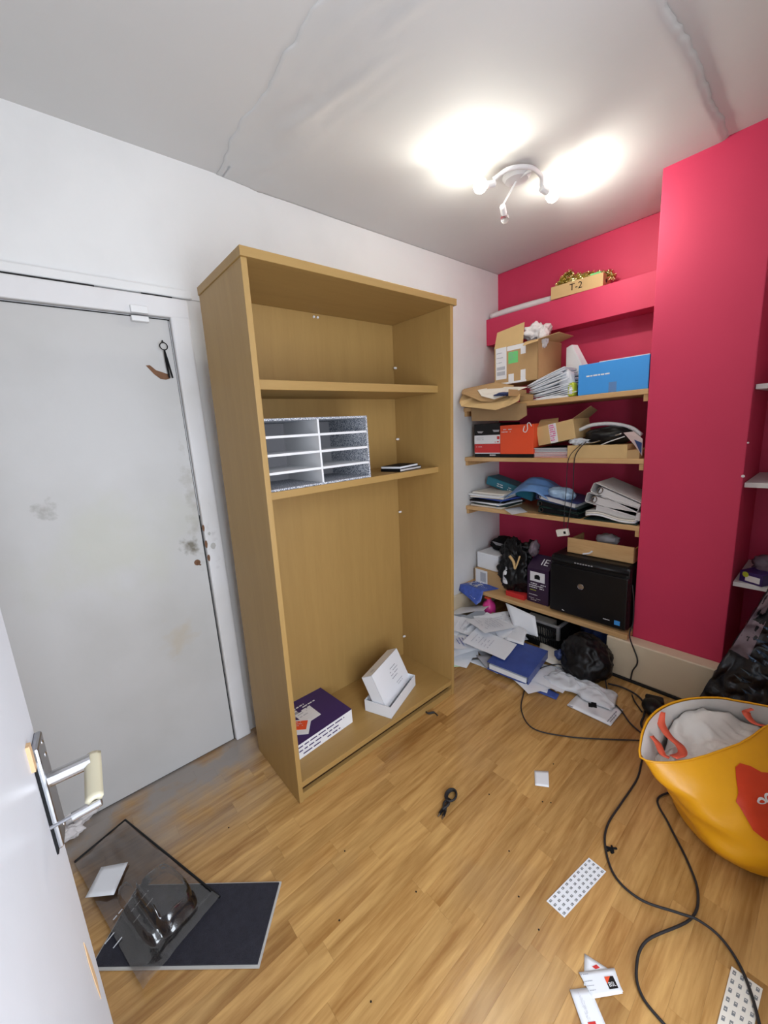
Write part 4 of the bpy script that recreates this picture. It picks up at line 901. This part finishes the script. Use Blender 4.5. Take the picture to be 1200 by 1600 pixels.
for i in range(10):
    a = rdb.uniform(0, 6.28); l = rdb.uniform(.008, .02); t.tube([q+Vector((rdb.uniform(-.006, .006), rdb.uniform(-.006, .006), .004)), q+Vector((l*math.cos(a), l*math.sin(a), rdb.uniform(.002, .006)))], .0035, 6)
tag(t.build('fluff_scrap', 'black_matte'), 'small black scrap beside the long cable on floor', 'scrap')

# ================================================================== FLOOR LITTER
o = qsheet('blank_card', 'paper', 'blank white card alone in the middle of the floor', 'card', ((-1.483,-1.145,0.002), (-1.444,-1.188,0.002), (-1.516,-1.228,0.002), (-1.548,-1.184,0.002)), .001)
def sticker_sheet(label, p, rows, cols, m_='paper_warm', skip=0):
    p = [Vector(q) for q in p]
    def f(u, v): return p[0].lerp(p[1], u).lerp(p[3].lerp(p[2], u), v)+Vector((0, 0, .0007))
    o = MB().grid(lambda u, v: f(u, v)-Vector((0, 0, .0007)), 3, 6).build('sticker_sheet', m_, solid=.001); tag(o, label, 'sheet')
    b = MB(); rs = random.Random(rows); b2 = MB()
    for i in range(rows):
        for j in range(cols):
            u0, v0 = (j+.28)/cols, (i+.25)/rows; u1, v1 = (j+.72)/cols, (i+.72)/rows
            b.quad(f(u0, v0), f(u1, v0), f(u1, v1), f(u0, v1))
            du, dv = (u1-u0)/4, (v1-v0)/4
            w2 = Vector((0, 0, .0003)); k_ = rs.choice((1, 2)); b2.quad(f(u0+du, v0+dv*k_)+w2, f(u1-du, v0+dv*k_)+w2, f(u1-du, v0+dv*(k_+.7))+w2, f(u0+du, v0+dv*(k_+.7))+w2)
    b.build('printed_icons', 'icon_grey', o); b2.build('icon_detail', m_, o)
mat('icon_grey', (.20, .21, .22), .6)
sticker_sheet('white sticker sheet printed with small icon grid, centre floor', ((-1.905,-1.419,0.002), (-1.907,-1.477,0.002), (-1.684,-1.511,0.002), (-1.680,-1.454,0.002)), 11, 4, 'paper')
sticker_sheet('cream sticker sheet under the long cable, bottom right corner', ((-1.691,-1.831,0.002), (-1.690,-1.893,0.002), (-1.850,-1.887,0.002), (-1.870,-1.829,0.002)), 7, 4)
o = qsheet('business_card', 'paper', 'business card with small red logo, topmost end of three', 'business card', ((-1.949,-1.554,0.002), (-1.932,-1.625,0.002), (-1.955,-1.655,0.002), (-2.017,-1.581,0.002)), .0008)
o['label'] = 'white business card underneath, its corner pointing to the icon sheet'
MB().slab([(-1.963,-1.580,0.003), (-1.950,-1.586,0.003), (-1.950,-1.595,0.003), (-1.961,-1.589,0.003)], (0, 0, 1), .0004).build('red_logo', 'red_dark', o)
o = qsheet('business_card', 'paper', 'white business card with black and red BSL logo', 'business card', ((-2.002,-1.561,0.005), (-1.923,-1.622,0.005), (-1.961,-1.656,0.005), (-2.027,-1.608,0.005)), .0008)
U = (Vector((-1.919,-1.621,0.000))-Vector((-1.999,-1.560,0.000))).normalized(); V = Vector((-U.y, U.x, 0))
cc = Vector((-1.961,-1.628,0.006)); ang = math.atan2(U.y, U.x)
lg = part('logo_badge', 'black_plastic', o, (-.012, .012, -.012, .012, 0, .0005), loc=cc, rot=(0, 0, ang))
MB().slab([(-.012, -.002, .0005), (-.012, .012, .0005), (.004, .012, .0005)], (0, 0, 1), .0003).build('logo_red', 'red_card', lg)
text('logo_letters', 'BSL', .0125, 'print_white', lg, (0, -.004, .001), (0, 0, 0), .0001)
b = MB(); lines(b, Vector((-2.004,-1.568,0.006)), U, V, .032, 1, .006, .0016, 91, off=0); lines(b, Vector((-2.011,-1.580,0.006)), U, V, .03, 3, .009, .0012, 92, off=0); b.build('printed_text', 'print_ink', o)
o = qsheet('business_card', 'paper', 'business card at the bottom edge with print running lengthwise', 'business card', ((-2.053,-1.560,0.004), (-2.010,-1.594,0.004), (-2.057,-1.656,0.004), (-2.105,-1.623,0.004)), .0008)
b = MB(); lines(b, Vector((-2.042,-1.577,0.005)), Vector((-2.080,-1.620,0.005))-Vector((-2.042,-1.577,0.005)), Vector((.3, .9, 0)), .05, 4, .006, .0012, 93, off=0); b.build('printed_text', 'print_ink', o)
MB().slab([(-2.080,-1.617,0.005), (-2.064,-1.629,0.005), (-2.068,-1.633,0.005), (-2.084,-1.622,0.005)], (0, 0, 1), .0003).build('red_logo', 'red_dark', o)
# specks of dirt
b = MB(); rs = random.Random(2)
for (x, y_) in ((-1.9,-1.3), (-1.55,-1.2), (-1.75,-1.1), (-2.2,-1.1), (-2.0,-1.45), (-1.4,-1.15), (-2.55,-.45), (-2.3,-.9), (-1.62,-1.27), (-1.95,-1.33), (-.95,-.45), (-2.45,-1.2), (-2.4,-1.05)):
    b.lathe([(.0025, 0), (.0028, .001), (.001, .002)], (x+rs.uniform(-.05, .05), y_+rs.uniform(-.05, .05), .0), seg=7)
tag(b.build('dirt_specks', 'black_matte'), 'tiny dark specks of dirt scattered over the floor', 'dirt', kind='stuff')

# mats and plastic at lower left
mt = thing('carpet_tile', 'dark navy carpet tile with pale backing on floor', 'mat', (0, 0, 0))
P4 = [(-2.692,-0.596,0.004), (-2.495,-0.787,0.004), (-2.646,-0.949,0.004), (-2.986,-0.640,0.004)]
Q = [Vector(q) for q in P4]
# true square tile fitted on its right-hand corner and edge
e1 = (Q[0]-Q[1]).normalized(); e2 = (Q[2]-Q[1]).normalized(); Lr = (Q[2]-Q[1]).length
e1 = (Vector((-2.986,-0.640,0.004))-Q[2]).normalized(); e1.z = 0
c0 = Q[1]; mt.location = (c0.x, c0.y, 0)
MB().slab([(0, 0, .001), e2*Lr+Vector((0, 0, .001)), e2*Lr+e1*.5+Vector((0, 0, .001)), e1*.5+Vector((0, 0, .001))], (0, 0, 1), .005).build('backing', 'mat_back', mt)
i_ = .006
MB().slab([e1*i_+e2*i_+Vector((0, 0, .006)), e2*(Lr-i_)+e1*i_+Vector((0, 0, .006)), e2*(Lr-i_)+e1*(.5-i_)+Vector((0, 0, .006)), e1*(.5-i_)+e2*i_+Vector((0, 0, .006))], (0, 0, 1), .005).build('pile', 'mat_pile', mt)
# flat black folder edge under the clear plastic
pk = thing('plastic_packaging', 'clear moulded plastic packaging tray lying on carpet tile', 'packaging', (-2.86, -.50, .012))
PP = [Vector(q)-Vector((-2.86, -.50, 0)) for q in ((-3.020,-0.210,0.000), (-2.858,-0.159,0.000), (-2.671,-0.705,0.000), (-2.776,-0.761,0.000), (-2.842,-0.782,0.000), (-2.911,-0.783,0.000), (-2.996,-0.576,-0.000))]
cpx, cpy = Vector((-2.996,-0.576,-0.000)), Vector((-2.671,-0.705,0.000))
a0 = Vector((-3.024,-0.215,0.000))-Vector((-2.86, -.5, 0)); a1 = Vector((-2.857,-0.153,0.000))-Vector((-2.86, -.5, 0)); a2 = Vector((-2.670,-0.701,0.000))-Vector((-2.86, -.5, 0)); a3 = Vector((-2.905,-0.785,0.000))-Vector((-2.86, -.5, 0))
def pkf(u, v):
    q = a0.lerp(a1, u).lerp(a3.lerp(a2, u), v)
    z = .008+.006*nz((u*3, v*3, 0), 2, 3)
    d1 = max(0, 1-((u-.60)/.26)**4-((v-.74)/.17)**4); z += .055*min(1, d1*3)
    d2_ = max(0, 1-((u-.32)/.10)**4-((v-.66)/.22)**4); z += .030*min(1, d2_*3)
    if v > .93: z += .006
    return (q.x, q.y, z)
MB().grid(pkf, 60, 80).build('moulded_tray', 'clear_film', pk, smooth=True)
b = MB(); zr = Vector((0, 0, .010))
b.tube([a0+zr, a1+zr, a1.lerp(a2, .5)+zr, a2+zr], .004, 8); b.build('dark_edge', 'black_plastic', pk)
b = MB(); n_ = (a2-a1).normalized(); m2 = Vector((n_.y, -n_.x, 0))
b.slab([a1+Vector((0, 0, .002)), a2+Vector((0, 0, .002)), a2-m2*.03+Vector((0, 0, .002)), a1-m2*.03+Vector((0, 0, .002))], (0, 0, 1), .006) if 0 else None
b.b.free() if 0 else None
lab = qsheet('paper_insert', 'paper', 'pale diamond-shaped paper piece inside the clear packaging', 'paper', ((-3.004,-0.396,0.030), (-2.952,-0.315,0.030), (-2.877,-0.363,0.030), (-2.931,-0.453,0.030)), .001)
b = MB(); f0 = Vector((-2.989,-0.560,0.035))-Vector((-2.86, -.5, .012)); f1 = Vector((-2.888,-0.503,0.035))-Vector((-2.86, -.5, .012))
for k_ in range(3): lines(b, f0+Vector((.03*k_*.6, -.03*k_, -.01)), f1-f0, Vector((-(f1-f0).y, (f1-f0).x, 0)), .20, 1, .03, .0035, 95+k_, off=0, fill=.6)
b.build('embossed_text', 'milky_plastic', pk)
for i, (q, s_) in enumerate((((-2.998,-0.004,0.030), 1.), ((-3.032,-0.069,0.020), .7))):
    b = MB(); blob(b, (q[0], q[1], .03), (.06*s_, .035*s_, .035*s_), .4, 2.2, 51+i, 4, flat=.002)
    tag(b.build('crumpled_tissue', 'white_cloth', smooth=True), ['larger crumpled white paper on floor behind door handle', 'smaller crumpled white paper at the open door edge'][i], 'paper')

# ================================================================== YELLOW BAG
yb = thing('shopping_bag', 'big yellow shopping bag with red print slumped on floor', 'bag', (-1.12, -1.76, 0))
rim = [(-1.450,-1.525,.300), (-1.330,-1.500,.335), (-1.175,-1.515,.345), (-1.060,-1.575,.350), (-.990,-1.650,.355), (-.945,-1.735,.352), (-.925,-1.810,.355), (-.975,-1.845,.358), (-1.065,-1.795,.350), (-1.195,-1.742,.337), (-1.320,-1.680,.325), (-1.405,-1.612,.308)]
NR = len(rim); bc = Vector((-1.12, -1.77, 0))
low = []
for i in range(NR):
    v = Vector(rim[i]); a = math.atan2(v.y-bc.y, v.x-bc.x); low.append(a)
b = MB(); NL = 14; K = 4; NN = NR*K
def rimp(t, pts):
    i = int(math.floor(t)) % NR; f = t-math.floor(t); P_ = [Vector(pts[(i+j) % NR]) for j in (-1, 0, 1, 2)]
    return .5*((2*P_[1])+(P_[2]-P_[0])*f+(2*P_[0]-5*P_[1]+4*P_[2]-P_[3])*f*f+(3*P_[1]-P_[0]-3*P_[2]+P_[3])*f**3)
# unwrap target angles monotonic
a_start = math.atan2(rim[0][1]-bc.y, rim[0][0]-bc.x)
def bagp(t, l):
    """t around 0..NR, l 0 (bottom) .. 1 (rim)"""
    top = rimp(t, rim); a = a_start-2*math.pi*t/NR
    bot = Vector((bc.x+.25*math.cos(a), bc.y+.20*math.sin(a), .002))
    mid = Vector((bc.x+.31*math.cos(a)-.03, bc.y+.245*math.sin(a)-.03, .15))
    p = bot*(1-l)**2+mid*2*l*(1-l)+top*l*l
    p = bot*(1-l)**2+(mid*1.0)*2*l*(1-l)+top*l*l
    k_ = math.sin(l*math.pi)
    p += Vector((math.cos(a), math.sin(a), 0))*(.020*nz((math.cos(a)*1.2+l*.8, math.sin(a)*1.2-l*.4, l*2.5), 2.2, 3)+.010*(1-2*abs(nz((math.cos(a), math.sin(a), l*3), 3.3, 7))))*(.3+k_)
    p.z = max(p.z, .002)
    return p
def ring(l, off=0): return [bagp(i/K, l) for i in range(NN)]
prev = None
vv = [[b.b.verts.new(p-Vector((-1.12, -1.76, 0))) for p in ring(j/NL)] for j in range(NL+1)]
for j in range(NL):
    for i in range(NN): b.b.faces.new((vv[j][i], vv[j][(i+1) % NN], vv[j+1][(i+1) % NN], vv[j+1][i]))
b.b.faces.new(vv[0])
b.build('bag_body', 'bag_yellow', yb, smooth=True, sub=1)
b = MB()
def inn(p, l): c_ = Vector((-1.18, -1.69, p.z)); return p+(c_-p).normalized()*.006-Vector((0, 0, .0015))
vv = [[b.b.verts.new(inn(p, 0)-Vector((-1.12, -1.76, 0))) for p in ring(j/NL)] for j in range(7, NL+1)]
for j in range(len(vv)-1):
    for i in range(NN): b.b.faces.new((vv[j][i], vv[j][(i+1) % NN], vv[j+1][(i+1) % NN], vv[j+1][i]))
b.build('bag_lining', 'bag_lining', yb, smooth=True, sub=1)
MB().tube([bagp(i/K, 1)-Vector((-1.12, -1.76, -.001)) for i in range(NN)], .0035, 8, closed=True).build('rim_binding', 'bag_yellow', yb, smooth=True)
def cont(u, v):
    q = bagp(u*NR, .80); c_ = Vector((-1.19, -1.68, .25)); p = c_.lerp(q, v*.90)
    p.z = .235+.055*(p.x+1.19)/.25*.5+.025*nz((p.x*9, p.y*9, 0), 1, 5)+.030*(1-2*abs(nz((p.x*9, p.y*12, 1), 1.2, 9)))+.012*(1-2*abs(nz((p.x*22, p.y*16, 1), 1.2, 4))); return p
o = MB().grid(cont, 72, 24).build('wrapping_paper', 'bag_lining', smooth=True, solid=.003)
tag(o, 'crumpled white packing paper filling the yellow bag', 'paper')
# handles
def strap(pts, w_, name):
    pts = smooth_pts(pts, 6); b = MB(); prev = None; row = []
    for i, p in enumerate(pts):
        t_ = (pts[min(i+1, len(pts)-1)]-pts[max(i-1, 0)]).normalized(); s_ = t_.cross(Vector((.3, .2, 1))).normalized()*w_/2
        row.append((b.b.verts.new(p-s_-Vector((-1.12, -1.76, 0))), b.b.verts.new(p+s_-Vector((-1.12, -1.76, 0)))))
    for A_, B_ in zip(row, row[1:]): b.b.faces.new((A_[0], A_[1], B_[1], B_[0]))
    b.build(name, 'orange_strap', yb, smooth=True, solid=.002)
strap([(-1.198,-1.514,0.335), (-1.232,-1.525,0.310), (-1.273,-1.561,0.300), (-1.299,-1.601,0.300), (-1.342,-1.618,0.305), (-1.386,-1.602,0.310)], .028, 'handle')
strap([(-1.343,-1.524,0.320), (-1.355,-1.548,0.310), (-1.389,-1.572,0.305), (-1.392,-1.593,0.305)], .022, 'handle')
strap([(-1.02, -1.80, .33), (-1.01, -1.76, .32), (-.985, -1.735, .335), (-.97, -1.75, .35)], .026, 'handle')
# red figure print wrapped on the bag surface (plain blob with two white rings)
def on_bag(t, l, off=.0035):
    p = bagp(t, l); a = a_start-2*math.pi*t/NR; return p+Vector((math.cos(a)*off, math.sin(a)*off, off*.5))-Vector((-1.12, -1.76, 0))
PRINT = []
yb['print_centre'] = 0; del yb['print_centre']
def patch(name, m_, tc, lc, rt, rl, off, lob=0, seed=1):
    b = MB(); N = 28; M_ = 6
    c_ = b.b.verts.new(on_bag(tc, lc, off)); rows = []
    for j in range(1, M_+1):
        rows.append([b.b.verts.new(on_bag(tc+rt*j/M_*math.cos(a)*(1+lob*nz((math.cos(a)*2, math.sin(a)*2, 0), 1, seed)), min(.99, lc+rl*j/M_*math.sin(a)*(1+lob*nz((math.cos(a)*2, math.sin(a)*2, 3), 1, seed))), off)) for a in [2*math.pi*i/N for i in range(N)]])
    for i in range(N): b.b.faces.new((c_, rows[0][i], rows[0][(i+1) % N]))
    for j in range(M_-1):
        for i in range(N): b.b.faces.new((rows[j][i], rows[j][(i+1) % N], rows[j+1][(i+1) % N], rows[j+1][i]))
    return b.build(name, m_, yb, smooth=True)
TC = 9.05
patch('red_print', 'bag_red', TC+.1, .66, .85, .26, .004, .30, 2)
patch('ring_print', 'print_white', TC+.40, .765, .10, .022, .0055)
patch('ring_print', 'print_white', TC+.20, .765, .10, .022, .0055)
patch('ring_centre', 'bag_red', TC+.40, .765, .055, .012, .0065)
patch('ring_centre', 'bag_red', TC+.20, .765, .055, .012, .0065)

# dark crumpled thing leaning in the right recess
def dk(u, v):
    # u: left->right, v: bottom->top
    yl = -1.50-.23*v; z = .01+.72*v
    y_ = yl+(-2.03-yl)*u; x = -.70+.14*v
    f = (1-2*abs(nz((u*2, v*3, 0), 2.6, 4)))*.03+.02*nz((u*3, v*3, 2), 3, 7)+.008*nz((u*9, v*9, 2), 3, 7)
    return (x-f-.05*math.sin(u*math.pi)*math.sin(v*math.pi), y_, z+.02*nz((u*2, 0, 0), 3, 3)*v)
o = MB().grid(dk, 50, 60).build('padded_coat', 'night_cloth', smooth=True, solid=.02)
tag(o, 'shiny black crumpled padded cover leaning at right recess', 'cover')
def dk2(u, v): p = Vector(dk(.0+.14*u*(1.2-v*.4), .55+.45*v)); return p+Vector((-.016-.004*nz((u*4, v*6, 0), 3, 1), 0, 0))
MB().grid(dk2, 10, 30).build('mauve_edge', 'mauve_lining', o, smooth=True)
b = MB(); rs = random.Random(6)  # slivers coloured to stand in for bluish highlights on the black cover
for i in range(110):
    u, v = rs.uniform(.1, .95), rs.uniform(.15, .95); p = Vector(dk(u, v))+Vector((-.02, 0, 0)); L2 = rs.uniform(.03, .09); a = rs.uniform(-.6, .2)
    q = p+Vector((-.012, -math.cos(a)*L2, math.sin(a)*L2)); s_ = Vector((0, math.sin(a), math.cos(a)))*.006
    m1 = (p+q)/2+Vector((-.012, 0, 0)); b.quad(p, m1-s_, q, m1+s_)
b.build('highlight_fringe', 'highlight_blue' if 'highlight_blue' in MATS else mat('highlight_blue', (.10, .17, .28), .18, .7, var=.8, scale=30), o)
t = thing('snack_box', 'small purple box with white label on lowest white shelf', 'box', (-.40, -1.60, .6605), (0, 0, R(-25)))
part('carton', 'violet_card', t, (0, .15, -.095, 0, 0, .055), bevel=.002)
part('white_label', 'print_white', t, (-.001, 0, -.085, -.025, .01, .038))
MB().lathe([(.013, 0), (.013, .0012)], (-.0005, -.025, .04), axis=(-1, 0, 0)).build('yellow_spot', 'lime', t)
b = MB(); blob(b, (-.28, -1.72, .72), (.08, .09, .06), .2, 2, 61, 4, flat=.661); tag(b.build('fabric_bundle', 'mauve_lining', smooth=True), 'mauve-grey cloth bundle behind the small purple box', 'cloth')
b = MB(); blob(b, (-.33, -1.72, 1.175), (.05, .06, .032), .2, 2, 63, 4, flat=1.143); tag(b.build('blue_packet', 'denim_bag', smooth=True), 'pale blue crumpled packet on the middle white shelf', 'packet')

# wall socket marks: two chips of bare plaster near the breast's right edge
br = bpy.data.objects['wall_breast']
for (q, r_) in (((-0.460,-1.579,1.175), .007), ((-0.460,-1.583,1.325), .004)):
    b = MB(); b.lathe([(r_, 0), (r_*.9, .0006)], q, axis=(-1, 0, 0), seg=9); b.build('plaster_chip', 'print_white', br)

# ================================================================== CEILING LAMP
LZ = H-.011
cl = thing('ceiling_lamp', 'white three-spot ceiling lamp with two bulbs lit', 'lamp', (-1.00, -.76, LZ))
def Lc(p): return Vector(p)-Vector((-1.00, -.76, LZ))
MB().lathe([(.060, 0), (.062, -.008), (.050, -.024), (.012, -.028)], seg=32).build('ceiling_plate', 'lamp_white', cl, smooth=False)
B1 = Vector((-1.185, -.72, 2.49)); B2 = Vector((-.855, -.855, 2.487)); B3 = Vector((-.80, -.615, 2.475))
arc = smooth_pts([(-1.145, -.735, 2.525), (-1.12, -.80, 2.545), (-1.04, -.85, 2.552), (-.95, -.85, 2.548), (-.915, -.835, 2.525)], 8)
MB().tube([Lc(p) for p in arc], .009, 12).build('curved_arm', 'lamp_white', cl, smooth=True)
MB().tube([Lc((-1.0, -.76, 2.56)), Lc((-1.02, -.85, 2.552))], .007, 10).build('arm_stem', 'lamp_white', cl)
s3 = Vector((-1.041,-0.713,2.460)); e3 = Vector((-0.987,-0.695,2.420)); k3 = Vector((-0.913,-0.658,2.405))
MB().tube([Lc((-1.0, -.76, 2.555)), Lc(s3)], .0045, 10).build('arm_stem', 'lamp_white', cl)
def spot(base, tip, lit):
    base = Vector(base); tip = Vector(tip); ax = (tip-base).normalized()
    h = MB().lathe([(.012, 0), (.014, .004), (.014, .040), (.012, .044)], Lc(base), axis=ax, seg=20).build('lamp_holder', 'lamp_white', cl)
    bc_ = base+ax*.064
    prof = [(.008, -.022), (.012, -.014), (.020, -.006), (.0235, .006), (.020, .020), (.011, .028), (.002, .031)]
    if lit: MB().lathe([(r_*1.25, z_*1.25) for r_, z_ in prof], Lc(bc_), axis=ax, seg=24).build('bulb', 'warm_glow', h, smooth=True)
    else:
        MB().lathe([(r_*.85, z_) for r_, z_ in prof], Lc(bc_), axis=ax, seg=24).build('clear_bulb', 'glass', h, smooth=True)
        MB().tube([Lc(bc_)-ax*.02, Lc(bc_)+Vector((.004, 0, 0)), Lc(bc_)-ax*.005+Vector((-.004, .003, 0)), Lc(bc_)-ax*.02], .0012, 6).build('filament', 'chrome', h)
    return bc_
c1 = spot((-1.135, -.735, 2.512), (-1.235, -.690, 2.49), True)
c2 = spot((-.925, -.838, 2.512), (-.84, -.862, 2.49), True)
c3 = spot(s3, k3, False)
for c_, ax in ((Vector(c1)+Vector((-.035, .015, -.015)), Vector((-.75, -.6, .10))), (Vector(c2)+Vector((.035, -.012, -.015)), Vector((.6, -.8, .10)))):
    l = bpy.data.lights.new('bulb_light', 'SPOT'); l.energy = BULB_POWER; l.color = (1, .97, .86); l.shadow_soft_size = .025; l.spot_size = R(175); l.spot_blend = .6
    o = bpy.data.objects.new('bulb_light', l); C.objects.link(o); o.location = c_; o.rotation_euler = ax.to_track_quat('-Z', 'Y').to_euler()
    l = bpy.data.lights.new('bulb_glow', 'POINT'); l.energy = BULB_POWER*.42; l.color = (1, .97, .86); l.shadow_soft_size = .03
    o = bpy.data.objects.new('bulb_glow', l); C.objects.link(o); o.location = c_

for o in bpy.data.objects:
    if o.parent and o.type == 'MESH' and o.name.split('.')[0] in ('printed_text', 'label_print', 'print', 'side_print', 'printed_icons', 'icon_detail', 'embossed_text', 'barcode', 'printed_marks', 'tape_print', 'white_print', 'highlight_fringe', 'panel_buttons', 'address', 'printed_line', 'yellow_text'):
        o['kind'] = 'stuff'
